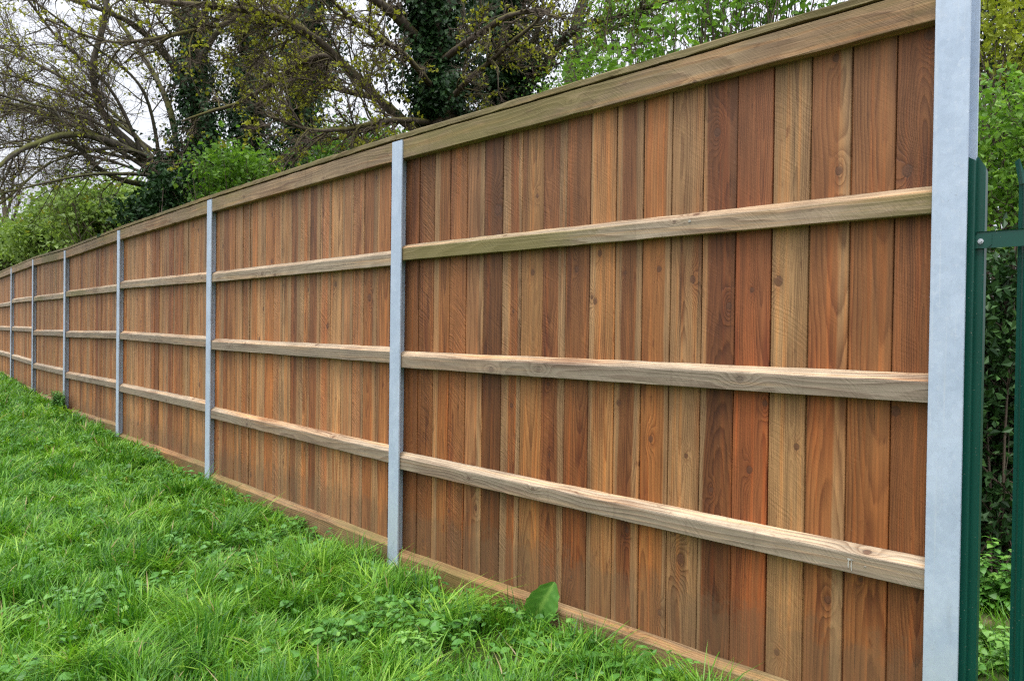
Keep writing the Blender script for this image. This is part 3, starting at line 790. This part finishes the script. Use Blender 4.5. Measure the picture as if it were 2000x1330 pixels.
M_STEM = simple('green_stem', (0.07, 0.14, 0.03), (0.13, 0.19, 0.06), 20)
def nettle(px, py, height, nst, spread, label, tintm=.45, big=1.0, beyond=False):
    g = ground_at(px, py)
    t = thing('weed_plant', g, label, 'plant', 'leafy weeds standing in the grass')
    st = Acc(); lf = Acc()
    for s in range(nst):
        a = rw.uniform(0, 6.28); r = spread * math.sqrt(rw.random()); b0_ = g + np.array([math.cos(a) * r, math.sin(a) * r, 0]); 
        b0_[0] = b0_[0] if beyond else min(b0_[0], float(fence_x(b0_[1])) - .07)
        b0_[2] = float(ground_z(b0_[0], b0_[1])) - .01
        h = height * rw.uniform(.55, 1.1); ln = rw.normal(0, .18, 2)
        tt = np.linspace(0, 1, 6); P = b0_[None] + np.stack([ln[0] * h * tt ** 2, ln[1] * h * tt ** 2, h * tt], 1)
        tube(lf, P[None], np.linspace(.0028, .0014, 6)[None], 5, True)
        nn = int(5 + h / .03)
        for k in range(nn):
            f = .2 + .8 * k / nn; c = np.array([np.interp(f, tt, P[:, j]) for j in range(3)])
            aa = k * 1.57 + rw.normal(0, .3); L_ = big * rw.uniform(.035, .06) * (1.15 - .55 * f)
            for sgn in (0, math.pi):
                d = np.array([[math.cos(aa + sgn), math.sin(aa + sgn), rw.uniform(-.15, .45)]])
                leaves8(lf, c[None], d, np.array([[0, 0, 1.0]]) + rw.normal(0, .15, (1, 3)), np.array([L_]), np.array([L_ * rw.uniform(.55, .75)]), np.clip(np.array([tintm + rw.normal(0, .12) + .25 * (f > .85)]), 0, 1), .35)
    lf.build('foliage', M_WEED, t, )
    return t
nettle(800, 1195, .12, 9, .12, 'leafy weed clump growing at the foot of the second steel post', .30)
nettle(820, 1300, .14, 7, .08, 'pale yellow-green weed standing in the grass in front of the second steel post', .95)
nettle(480, 1040, .13, 10, .16, 'yellowish broad-leaved clump in the grass before the second bay', .75)
nettle(560, 1265, .09, 5, .06, 'small rosette of dark leaves low in the open grass', .25, 1.3)
nettle(1930, 1190, .34, 12, .14, 'leafy green weeds behind the palisade between its first two pales', .55, 1.5, True)
nettle(1925, 1300, .16, 10, .16, 'low pale weeds at the foot of the palisade', .75, 1.1, True)
nettle(140, 800, .28, 30, .24, 'tall dark leafy weed clump hiding the foot of the fifth steel post', .45)
nettle(590, 1035, .11, 10, .14, 'leafy weeds against the bottom board of the second bay', .35)
nettle(310, 905, .14, 14, .25, 'weed patch by the fence in front of the third bay', .40)

# the dock plant with one large upright leaf
gd = ground_at(1046, 1228)
gd[0] = min(gd[0], float(fence_x(gd[1])) - .06)
dock = thing('dock_plant', gd, 'dock plant with one large upright leaf against the bottom board', 'plant')
def big_leaf(base, d, nr, L_, W_, tint, acc, curl=.3):
    d = nz(np.array(d, float)); s = nz(np.cross(d, nr)); nr = np.cross(s, d)
    nl, nw = 14, 9
    V = np.zeros((nl, nw, 3)); T = np.zeros((nl, nw, 3))
    for i in range(nl):
        t = i / (nl - 1); wf = (max(0.0, math.sin(math.pi * (t ** .92 * .96 + .03))) ** .50) * W_ * .5
        for j in range(nw):
            v = (j / (nw - 1) - .5) * 2
            ed = 1 + .05 * math.sin(t * 31)
            V[i, j] = base + d * L_ * t + s * wf * v * ed + nr * (abs(v) ** 1.5 * wf * .45 - curl * L_ * t * t + .03 * W_ * math.sin(t * 28) * abs(v))
            T[i, j, 0] = np.clip(tint + (.7 if j == nw // 2 else 0) + (.22 if ((i + abs(j - nw // 2)) % 3 == 0) else 0) + (.12 if abs(v) > .9 else 0), 0, 1)
    idx = np.arange(nl * nw).reshape(nl, nw)
    acc.add(V.reshape(-1, 3), np.stack([idx[:-1, :-1], idx[1:, :-1], idx[1:, 1:], idx[:-1, 1:]], -1).reshape(-1, 4), lt=T.reshape(-1, 3))
ac = Acc(); tocam = nz(CAM - gd); tocam[2] = 0; tocam = nz(tocam)
big_leaf(gd + np.array([0, 0, .055]), UP * .80 + u0 * .55 + n0 * .06, tocam + UP * .15 - u0 * .1, .195, .150, .46, ac, .30)
big_leaf(gd + np.array([0, 0, .02]), UP * .5 - u0 * .8 + n0 * .5, tocam + UP, .11, .06, .45, ac)
big_leaf(gd + np.array([0, 0, .02]), UP * .4 + u0 * .9 + n0 * .5, tocam + UP, .12, .055, .5, ac)
ac.build('foliage', M_WEED, dock, smooth=True)
ac = Acc(); P = np.stack([gd + np.array([0, 0, -.01]), gd + UP * .03, gd + UP * .08]); tube(ac, P[None], np.array([[.005, .004, .003]]), 6); ac.build('stems', M_STEM, dock)

# ------------------------------------------------------------------ trees
def smooth_path(pts, n_):
    pts = np.array(pts, float); m = len(pts)
    e = np.concatenate([[2 * pts[0] - pts[1]], pts, [2 * pts[-1] - pts[-2]]])
    out = []
    for t in np.linspace(0, m - 1 - 1e-6, n_):
        i = int(t); f = t - i; p0, p1, p2, p3 = e[i], e[i + 1], e[i + 2], e[i + 3]
        out.append(.5 * ((2 * p1) + (-p0 + p2) * f + (2 * p0 - 5 * p1 + 4 * p2 - p3) * f * f + (-p0 + 3 * p1 - 3 * p2 + p3) * f ** 3))
    return np.array(out)

def sample_on(P, R, K, rng, lo=.12, hi=1.0):
    M, n_, _ = P.shape
    ln = np.linalg.norm(np.diff(P, axis=1), axis=2).sum(1)
    pi = rng.choice(M, K, p=ln / ln.sum()); t = rng.uniform(lo, hi, K) * (n_ - 1 - 1e-4); i = t.astype(int); f = (t - i)[:, None]
    p = P[pi, i] * (1 - f) + P[pi, i + 1] * f; tg = nz(P[pi, i + 1] - P[pi, i]); r = R[pi, i] * (1 - f[:, 0]) + R[pi, i + 1] * f[:, 0]
    return p, tg, r, ln[pi], t / (n_ - 1)

def sprout(P, R, K, rng, ratio, ang=(.5, 1.1), trop=.05, wig=.16, npt=6, rmax=.02, bias=None, lo=.12, lmax=1.6, lmin=.08, rfac=.6):
    p, tg, r, ln, t = sample_on(P, R, K, rng, lo)
    rnd = nz(rng.normal(0, 1, (K, 3))); perp = nz(np.cross(tg, rnd)); a = rng.uniform(*ang, K)[:, None]
    d = tg * np.cos(a) + perp * np.sin(a)
    if bias is not None: d = nz(d + np.array(bias))
    L_ = np.clip(ln * ratio * (1.1 - .6 * t) * rng.uniform(.5, 1.2, K), lmin, lmax)
    out = np.zeros((K, npt, 3)); out[:, 0] = p; step = (L_ / (npt - 1))[:, None]
    for k in range(1, npt):
        d = nz(d + rng.normal(0, wig, (K, 3)) + UP * trop)
        out[:, k] = out[:, k - 1] + d * step
    r0 = np.minimum(r * rfac, rmax)
    rr = r0[:, None] * np.linspace(1, .35, npt)[None]
    return out, np.maximum(rr, .0012)

def leaf4(acc, c, d, nrm, Ln, Wd, tint):
    d = nz(d); sd = nz(np.cross(d, nrm)); nr = np.cross(sd, d); N = len(c)
    V = np.zeros((N, 4, 3)); mid = c + d * (Ln * .5)[:, None]
    V[:, 0] = c; V[:, 2] = c + d * Ln[:, None] - nr * (Ln * .15)[:, None]
    V[:, 1] = mid - sd * (Wd * .5)[:, None] + nr * (Wd * .15)[:, None]; V[:, 3] = mid + sd * (Wd * .5)[:, None] + nr * (Wd * .15)[:, None]
    T = np.zeros((N, 4, 3)); T[..., 0] = tint[:, None]
    acc.add(V.reshape(-1, 3), np.arange(N * 4).reshape(N, 4), lt=T.reshape(-1, 3))

def clusters(acc, p, tg, rng, per, size, spread, tint0=.5, tsd=.2):
    K = len(p); c = np.repeat(p, per, 0) + rng.normal(0, spread, (K * per, 3)); tt = np.repeat(rng.normal(tint0, tsd * .6, K), per) + rng.normal(0, tsd * .7, K * per)
    d = np.repeat(tg, per, 0) * .5 + rng.normal(0, 1, (K * per, 3)); nr = rng.normal(0, 1, (K * per, 3)) + UP * .8
    L_ = size * rng.uniform(.6, 1.35, K * per)
    leaf4(acc, c, d, nr, L_, L_ * rng.uniform(.5, .85, K * per), np.clip(tt, 0, 1))

def ivy_on(acc, P, R, rng, dens, thick, size=.06, t0=0.0, t1=1.0, tint=.4):
    """ivy leaves hugging stems, hanging with their tips down"""
    ln = np.linalg.norm(np.diff(P, axis=1), axis=2).sum()
    K = int(ln * dens); p, tg, r, _, t = sample_on(P, R, K, rng, t0, t1)
    o = nz(np.cross(tg, rng.normal(0, 1, (K, 3)))); lump = .12 + 1.5 * np.clip(wob(p[:, 2] * 1.7 + p[:, 0] * 3, o[:, 0] * 1.6 + p[:, 2] * 1.1 + o[:, 1], 1.7, .5) + .35, 0, 1.1) ** 1.4
    far = np.where(rng.random(K) < .22, rng.uniform(1.2, 2.8, K), 1.0)
    c = p + o * (r + thick * lump * far * rng.random(K) ** .7)[:, None]
    d = o * .6 - UP * rng.uniform(.3, 1.1, (K, 1)) + rng.normal(0, .45, (K, 3)); nr = o + UP * .4 + rng.normal(0, .35, (K, 3))
    L_ = size * rng.uniform(.6, 1.4, K)
    leaf4(acc, c, d, nr, L_, L_ * rng.uniform(.7, 1.0, K), np.clip(rng.normal(tint, .25, K), 0, 1))

def make_tree(name, label, base, trunks, limbs, rng, bark, k1, k2, k3, buds=0, budsize=.05, ivy=None, trop=.05, bias=None, bud_mat=None, group=None, bud_per=5, l1max=2.2, tint0=.5, ivy_mat=None, r3=  .0026, l3max=.75, wig=1.0):
    """trunks and limbs: lists of (points, radius at the start, radius at the end); k1 k2 k3: branches, sprays, twigs"""
    t = thing(name, base, label, 'tree', group)
    def stack(lst, n_):
        P = np.array([smooth_path(p, n_) for p, _, _ in lst]); R = np.array([np.linspace(a, b, n_) for _, a, b in lst])
        return P, R
    tr = Acc(); P0 = R0 = None
    if trunks:
        P0, R0 = stack(trunks, 22)
        P0 = P0 + np.cumsum(rng.normal(0, .006, P0.shape), 1)
        R0 = R0 * (1 + .06 * rng.normal(0, 1, R0.shape)); tube(tr, P0, R0, 10)
    tr.build('trunk', bark, t, smooth=True) if trunks else None
    br = Acc()
    if limbs:
        PL, RL = stack(limbs, 26); PL = PL + np.cumsum(np.cumsum(rng.normal(0, .007 * wig, PL.shape), 1) * .5, 1) * np.linspace(0, 1, 26)[None, :, None] ** .5; RL = RL * (1 + .07 * rng.normal(0, 1, RL.shape)); tube(br, PL, RL, 8)
        src, srcR = PL, RL
    else: src, srcR = P0, R0
    P1, R1 = sprout(src, srcR, k1, rng, .36, (.35, .95), trop, .15 * wig, 9, .010, bias, .15, l1max, .25); tube(br, P1, R1, 5)
    br.build('branches', bark, t, smooth=True)
    tw = Acc()
    P2, R2 = sprout(P1, R1, k2, rng, .42, (.4, 1.0), trop, .17 * wig, 7, .009, bias, .1, .95, .12); tube(tw, P2, R2, 4)
    P3, R3 = sprout(P2, R2, k3, rng, .50, (.4, 1.05), trop * .6, .20 * wig, 5, r3, bias, .1, l3max, .07, .7); tube(tw, P3, R3, 3)
    tw.build('twigs', M_TWIG, t)
    if buds:
        bd = Acc(); p, tg, _, _, _ = sample_on(P3, R3, buds, rng, .5, 1.0)
        keep = wob(p[:, 0] * 1.5, p[:, 2] * 1.5 + p[:, 1], 1.1, 2.2) + rng.normal(0, .3, len(p)) > -.1
        clusters(bd, p[keep], tg[keep], rng, bud_per, budsize, budsize * .45, tint0, .25)
        bd.build('blossom', bud_mat or M_BUD, t)
    if ivy:
        iv = Acc()
        for (src_, dens, thick, a, b, size) in ivy:
            PP_, RR_ = (P0, R0) if src_ == 'trunk' else (PL, RL)
            ivy_on(iv, PP_, RR_, rng, dens, thick, size, a, b)
        iv.build('ivy', ivy_mat or M_IVY, t)
    return t

def gnd(p):
    return np.array([p[0], p[1], float(ground_z(p[0], p[1]))])
def stem(px, y, Z):              # a trunk's foot under picture column px
    p = at(px, y, Z); return gnd(p)

rt = np.random.default_rng(101)
# A: the many-limbed tree on the left
ZA = 11.0
base = stem(392, 420, ZA)
limbs = []
ends = [(-260, 40, 150), (-240, 150, 190), (-220, 215, 225), (-180, 255, 262), (-60, -150, 95), (-150, 330, 292), (40, 352, 330), (-210, -70, 120), (-120, 400, 300), (-200, 110, 215), (100, -160, 70)]
for k, (ex, ey, mid) in enumerate(ends):
    sx, sy = 335 + rt.normal(0, 16), 345 + rt.normal(0, 16)
    zz = ZA + rt.uniform(-.2, .3); ze = ZA + rt.uniform(-3.0, 2.6)
    mx = sx + (ex - sx) * .5
    m1 = at(sx + (ex - sx) * .22 + rt.normal(0, 10), sy + (mid - sy) * .60 + rt.normal(0, 8), zz + (ze - zz) * .25)
    m2 = at(mx + rt.normal(0, 14), mid + rt.normal(0, 10), zz + (ze - zz) * .5)
    m3 = at(sx + (ex - sx) * .78, mid + (ey - mid) * .5 + rt.normal(0, 14), zz + (ze - zz) * .8)
    limbs.append(([at(sx, sy, zz), m1, m2, m3, at(ex, ey, ze)], rt.uniform(.024, .036), .006))
# steep mossy limbs and the low drooping ones
limbs += [([at(300, 320, ZA), at(215, 235, ZA - .3), at(190, 150, ZA - .5), at(205, 40, ZA - .7), at(210, -80, ZA - .8)], .055, .03),
          ([at(350, 335, ZA), at(330, 220, ZA), at(270, 120, ZA + .4), at(180, 20, ZA + .8), at(100, -70, ZA + 1)], .05, .02),
          ([at(375, 200, ZA), at(330, 120, ZA - .4), at(250, 50, ZA - .8), at(120, 0, ZA - 1.2), at(-40, -40, ZA - 1.5)], .05, .018),
          ([at(375, 150, ZA), at(420, 60, ZA - .5), at(470, -40, ZA - 1.0)], .05, .025),
          ([at(280, 360, ZA), at(210, 352, ZA - .5), at(150, 348, ZA - 1.0), at(110, 335, ZA - 1.4)], .045, .014),
          ([at(330, 330, ZA), at(170, 262, ZA - 1), at(60, 268, ZA - 1.8), at(0, 300, ZA - 2.3), at(-40, 360, ZA - 2.6)], .05, .014)]
make_tree('bare_tree', 'wide leafless tree with long limbs reaching out over the fence at the left', base,
          [([base - UP * .2, at(380, 400, ZA), at(392, 300, ZA), at(384, 150, ZA), at(374, 0, ZA), at(366, -170, ZA)], .20, .075),
           ([base + np.array([-.25, 0, -.2]), at(352, 420, ZA), at(340, 345, ZA), at(300, 320, ZA)], .17, .07)],
          limbs, rt, M_BARK, 360, 4200, 17000, buds=2600, budsize=.042, ivy=[('trunk', 1500, .20, .25, .95, .055)], trop=.012, bias=(-.10, 0, .0), bud_per=4, wig=1.35)

# B: the tree with the big brown limb running up to the left
ZB = 8.2
base = stem(868, 300, ZB)
limbs = [([at(862, 285, ZB), at(780, 232, ZB - .1), at(690, 150, ZB - .25), at(610, 78, ZB - .4), at(530, 38, ZB - .5), at(430, 22, ZB - .6), at(300, 8, ZB - .7), at(150, -20, ZB - .8)], .052, .020),
         ([at(700, 158, ZB - .2), at(640, 105, ZB + .2), at(560, 118, ZB + .3), at(440, 170, ZB + .4), at(330, 185, ZB + .5)], .045, .012),
         ([at(800, 245, ZB), at(730, 200, ZB + .5), at(610, 195, ZB + .8), at(480, 205, ZB + 1.1)], .05, .014),
         ([at(840, 100, ZB), at(760, 30, ZB - .4), at(650, -20, ZB - .8), at(520, -70, ZB - 1.0)], .06, .02),
         ([at(845, 60, ZB), at(930, 0, ZB - .3), at(1040, -60, ZB - .6)], .05, .02),
         ([at(850, 130, ZB), at(930, 70, ZB - .8), at(1010, 40, ZB - 1.4), at(1090, 60, ZB - 1.8)], .04, .012),
         ([at(855, 220, ZB), at(920, 170, ZB - .7), at(990, 160, ZB - 1.2), at(1060, 170, ZB - 1.5)], .035, .010),
         ([at(835, 0, ZB), at(780, -60, ZB), at(700, -140, ZB)], .06, .03),
         ([at(850, 180, ZB), at(800, 120, ZB - .9), at(720, 80, ZB - 1.5), at(640, 30, ZB - 2.0)], .035, .010),
         ([at(850, 240, ZB), at(760, 235, ZB - .8), at(660, 250, ZB - 1.2), at(560, 245, ZB - 1.3)], .032, .010),
         ([at(610, 78, ZB - .4), at(560, 0, ZB - .2), at(540, -80, ZB)], .04, .02),
         ([at(470, 28, ZB - .55), at(400, 70, ZB - .9), at(300, 110, ZB - 1.1), at(200, 130, ZB - 1.2)], .026, .008),
         ([at(780, 232, ZB), at(720, 250, ZB + .6), at(640, 270, ZB + 1.0), at(540, 262, ZB + 1.4)], .036, .010)]
make_tree('budding_tree', 'budding tree with a thick brown limb slanting up to the left behind the second post', base,
          [([base - UP * .2, at(868, 300, ZB), at(856, 190, ZB), at(842, 70, ZB), at(830, -60, ZB), at(825, -180, ZB)], .19, .11)],
          limbs, rt, M_BARK2, 290, 3300, 14000, buds=2600, budsize=.036, ivy=[('trunk', 2600, .26, .25, 1.0, .050)], trop=.010, bud_per=5, l1max=1.5, wig=1.3)

# C, D: ivy-clad trunks standing behind
def ivy_tree(label, px, Z, tops, rad, limbs, k, ivyd, thick, buds=400, ivytop=1.0):
    base = stem(px, 400, Z)
    tr = [([base - UP * .2] + [at(x, y, Z) for x, y in tops], rad, rad * .6)]
    lb = [([at(x, y, Z + dz) for x, y, dz in l], r, r * .35) for l, r in limbs]
    return make_tree('ivy_tree', label, base, tr, lb, rt, M_BARK, k, k * 6, k * 12, buds=buds, budsize=.04, ivy=[('trunk', ivyd, thick, .15, ivytop, .055)], trop=.03, group='ivy-clad trees behind the fence', l1max=1.6)
ivy_tree('slender ivy-clad trunk close right of the wide leafless tree', 492, 12.5, [(492, 330), (486, 200), (494, 90), (488, 0), (490, -150)], .10, [([(490, 180, 0), (450, 110, -.4), (400, 60, -.8)], .03), ([(488, 120, 0), (540, 50, .4), (590, -20, .8)], .03), ([(490, 260, 0), (450, 230, .2), (420, 170, .4)], .025)], 90, 1700, .34, ivytop=.74)
ivy_tree('ivy-clad trunk behind the big slanting brown limb', 592, 11.6, [(594, 330), (588, 220), (600, 110), (612, 0), (618, -140)], .11, [([(590, 200, 0), (640, 150, .4), (700, 60, .8)], .03), ([(600, 100, 0), (560, 40, -.4), (530, -40, -.8)], .03), ([(590, 260, 0), (550, 220, -.4), (500, 160, -.8)], .025)], 90, 2000, .36, ivytop=.88)
ivy_tree('broad ivy-covered tree left of the bright green hawthorn', 1000, 9.4, [(1004, 260), (992, 150), (985, 40), (975, -60), (970, -180)], .15, [([(1015, 200, 0), (1060, 120, -.3), (1110, 58, -.6), (1200, 28, -.9), (1300, -10, -1.2)], .060), ([(985, 60, 0), (930, 20, .3), (880, -40, .6)], .04), ([(1000, 150, 0), (1050, 80, -.8), (1100, -20, -1.0)], .03)], 90, 2800, .50)
base = stem(1135, 200, 10.5)
make_tree('bent_tree', 'thin crooked trunk behind the bright green hawthorn', base, [([base - UP * .2, at(1112, 180, 10.5), at(1128, 110, 10.5), at(1124, 50, 10.5), at(1142, -20, 10.5), at(1150, -150, 10.5)], .085, .06), ([at(1120, 160, 10.5), at(1165, 90, 10.6), at(1188, 0, 10.7), at(1200, -120, 10.8)], .075, .05)],
          [([at(1130, 100, 10.5), at(1200, 60, 10.2), at(1290, 30, 10), at(1400, 40, 9.8)], .04, .012), ([at(1165, 90, 10.6), at(1240, 100, 10.8), at(1330, 120, 11)], .03, .01), ([at(1188, 0, 10.7), at(1300, -10, 10.4), at(1450, 20, 10)], .045, .015)], rt, M_BARK, 90, 600, 1300, buds=300, budsize=.04, trop=.03)

# ------------------------------------------------------------------ shrubs
def shrub(name, label, cat, base, blobs, rng, nclus, per, size, mat, nbr, group=None, tint0=.5, branch_r=.02, clus=.16, extra=None, leaf_aspect=(.55, .85), up=.6, part='foliage', hole=-.45):
    """blobs: (centre, radii); foliage in clumps through the volume, gaps between them"""
    t = thing(name, base, label, cat, group)
    w = np.array([b[1][0] * b[1][1] * b[1][2] for b in blobs]) ** .7; w /= w.sum()
    bi = rng.choice(len(blobs), nclus, p=w); C = np.array([b[0] for b in blobs])[bi]; Rr = np.array([b[1] for b in blobs])[bi]
    dirs = nz(rng.normal(0, 1, (nclus, 3))); rad = rng.random((nclus, 1)) ** .5
    pc = C + dirs * rad * Rr
    gap = wob(pc[:, 0] * 1.1 + pc[:, 1] * .6, pc[:, 2] * 1.5, 1.6, 1.1) + rng.normal(0, .25, nclus) > hole
    pc = pc[gap & (pc[:, 2] > .15)]; K = len(pc)
    th = np.clip(tint0 + .13 * rng.normal(0, 1, K), 0, 1)
    ac = Acc()
    sc = clus * rng.uniform(.6, 1.3, K)
    c = np.repeat(pc, per, 0) + rng.normal(0, 1, (K * per, 3)) * np.repeat(sc, per)[:, None] * np.array([1, 1, .8])
    d = rng.normal(0, 1, (K * per, 3)) + UP * .15; nr = rng.normal(0, .7, (K * per, 3)) + UP * up
    L_ = size * rng.uniform(.55, 1.4, K * per)
    leaf4(ac, c, d, nr, L_, L_ * rng.uniform(*leaf_aspect, K * per), np.clip(np.repeat(th, per) + rng.normal(0, .16, K * per), 0, 1))
    ac.build(part, mat, t)
    if nbr:
        br = Acc(); sel = rng.choice(K, min(nbr, K), replace=False); e = pc[sel]; M = len(e)
        f = rng.uniform(0, 1, (M, 1)); s = np.array(base)[None] * np.array([1, 1, 1]) + rng.normal(0, .18, (M, 3)) * np.array([1, 1, 0]); 
        m_ = s + (e - s) * .5 + rng.normal(0, .25, (M, 3)) + UP * .15
        tt = np.linspace(0, 1, 9)[None, :, None]
        P = (1 - tt) ** 2 * s[:, None] + 2 * tt * (1 - tt) * m_[:, None] + tt ** 2 * e[:, None]
        P = P + np.cumsum(rng.normal(0, .012, P.shape), 1)
        R = np.linspace(branch_r, branch_r * .25, 9)[None] * rng.uniform(.5, 1.2, (M, 1)); tube(br, P, R, 5)
        P2, R2 = sprout(P, R, nbr * 6, rng, .28, (.4, 1.1), .03, .2, 6, .008, None, .35, .8, .1); tube(br, P2, R2, 3)
        br.build('stems', M_TWIG, t)
    return t

def blob(px, py, Z, rpx, rpy, rz):
    return (at(px, py, Z), (rpx * Z / FPX, rz, rpy * Z / FPX))

rs = np.random.default_rng(55)
# hawthorn over the near bay
Zh = 6.6
shrub('hawthorn', 'fresh green hawthorn spilling over the top rail of the near bay', 'shrub', stem(1420, 200, Zh),
      [blob(1270, 110, Zh, 120, 90, .5), blob(1400, 60, Zh, 140, 80, .6), blob(1560, 20, Zh - .3, 150, 90, .6), blob(1180, 160, Zh + .3, 90, 60, .4), blob(1480, -60, Zh, 170, 90, .6), blob(1330, -20, Zh, 90, 60, .4), blob(1650, 60, Zh - .3, 140, 140, .6), blob(1430, 330, Zh, 260, 230, .8)],
      rs, 500, 20, .066, M_HAW, 190, 'green shrubs behind the fence', .50, .020, .11, hole=.12)
shrub('hawthorn', 'loose light green hawthorn spray above the thin crooked trunk', 'shrub', stem(1220, 200, 8.2),
      [blob(1200, 40, 8.2, 80, 60, .5), blob(1260, 10, 8.2, 60, 60, .5), blob(1150, 150, 8.2, 70, 60, .5), blob(1100, 190, 8.2, 60, 40, .5)],
      rs, 150, 30, .036, M_HAW, 50, 'green shrubs behind the fence', .55, .016, .12)
# right of the galvanised post
Zr = 5.2
shrub('hawthorn', 'dense green hawthorn right of the tall galvanised post', 'shrub', stem(2010, 500, Zr),
      [blob(1960, 300, Zr, 130, 120, .5), blob(2080, 230, Zr, 150, 160, .5), blob(1900, 420, Zr, 120, 90, .4), blob(2000, 430, Zr, 120, 80, .4), blob(2150, 420, Zr, 150, 150, .5)],
      rs, 400, 26, .046, M_HAW, 90, 'green shrubs behind the fence', .48, .016, .10)
shrub('field_maple', 'yellow-leaved small tree at the top right beyond the galvanised post', 'tree', stem(2040, 500, 6.4),
      [blob(1950, 90, 6.4, 110, 100, .5), blob(2060, 60, 6.4, 130, 130, .6), blob(1900, -20, 6.4, 120, 60, .5), blob(2030, 190, 6.4, 110, 60, .5)],
      rs, 200, 22, .050, M_MAPLE, 60, None, .45, .022, .11)
shrub('dark_evergreen', 'dark evergreen backdrop tree at the top right beyond the yellow leaves', 'tree', stem(2050, 500, 9.5),
      [blob(1960, 60, 9.5, 160, 130, .8), blob(2100, 150, 9.5, 160, 160, .8), blob(1990, 260, 9.5, 130, 120, .7), blob(2000, -60, 9.5, 170, 90, .8)],
      rs, 300, 45, .075, M_IVY, 30, None, .35, .03, .22)
shrub('ivy_thicket', 'dark glossy ivy thicket seen between the green palisade pales', 'shrub', stem(1990, 900, 4.6),
      [blob(1960, 600, 4.6, 130, 130, .35), blob(1990, 780, 4.6, 150, 140, .35), blob(1950, 960, 4.6, 130, 130, .35), blob(2120, 800, 4.7, 170, 250, .4), blob(1850, 800, 4.7, 130, 280, .35), blob(1960, 1080, 4.6, 150, 80, .3)],
      rs, 480, 32, .055, M_IVY, 130, None, .62, .010, .10, leaf_aspect=(.4, .7), up=.3, hole=-1.2)
# light green bushes between the trunks
for (lab, px, Z, bl, nc) in (('bright green bush at the feet of the ivy-clad trunks', 560, 13.5, [(520, 320, 70, 40), (600, 300, 60, 45), (660, 290, 60, 40), (560, 360, 110, 60)], 260),
                             ('bright green bush at the foot of the wide leafless tree', 440, 10.2, [(445, 350, 60, 35), (420, 390, 70, 40), (480, 330, 45, 30)], 200),
                             ('small green bush under the big brown limb', 700, 11, [(690, 290, 60, 30), (640, 320, 60, 30), (760, 280, 50, 30)], 130)):
    shrub('green_bush', lab, 'shrub', stem(px, 400, Z), [blob(a, b, Z, c, d, .8) for a, b, c, d in bl], rs, nc, 22, .070, M_HAW, 60, 'green shrubs behind the fence', .38, .018, .15)
shrub('ivy_bush', 'dark ivy mass at the foot of the wide leafless tree', 'shrub', stem(345, 430, 10.0), [blob(335, 405, 10, 55, 45, .4), blob(370, 360, 10.3, 40, 50, .35), blob(300, 425, 10, 50, 30, .4)], rs, 170, 36, .065, M_IVY, 20, None, .4, .02, .13)
# the hedge along the far bays
for (lab, px, Z, bl, nc, sz) in (('tall light green hedge bush beneath the long bare limbs', 230, 19, [(230, 405, 75, 55), (180, 420, 80, 60), (290, 430, 70, 50), (330, 410, 50, 40)], 520, .085),
                             ('light green hedge bush over the fence at the fourth and fifth posts', 130, 22, [(130, 430, 60, 50), (90, 470, 70, 50), (170, 470, 80, 40)], 480, .09),
                             ('yellow-green hedge bush at the far left over the fence', 30, 25, [(40, 480, 70, 40), (-20, 490, 70, 50), (90, 490, 60, 30), (-90, 500, 80, 50)], 420, .10)):
    shrub('hedge_bush', lab, 'shrub', stem(px, 520, Z), [blob(a, b, Z, c, d, 1.2) for a, b, c, d in bl], rs, nc, 27, sz * 1.4, M_HEDGE, 90, 'hedge bushes along the far bays', .5, .03, .26)
base = stem(10, 480, 38)
make_tree('distant_tree', 'hazy greyish leafless tree far off at the left edge', base, [([base, at(14, 460, 38), at(10, 420, 38), at(4, 370, 38)], .22, .08)],
          [([at(12, 450, 38), at(40, 410, 38), at(58, 372, 38)], .09, .03), ([at(12, 440, 38), at(-20, 400, 38), at(-40, 360, 38)], .09, .03), ([at(10, 430, 38), at(22, 390, 38), at(28, 350, 38)], .09, .03), ([at(14, 460, 38), at(60, 440, 38), at(80, 415, 38)], .07, .03)], rt, M_BARK2, 110, 800, 2400, trop=.05, l1max=2.0, r3=.011, l3max=.9)
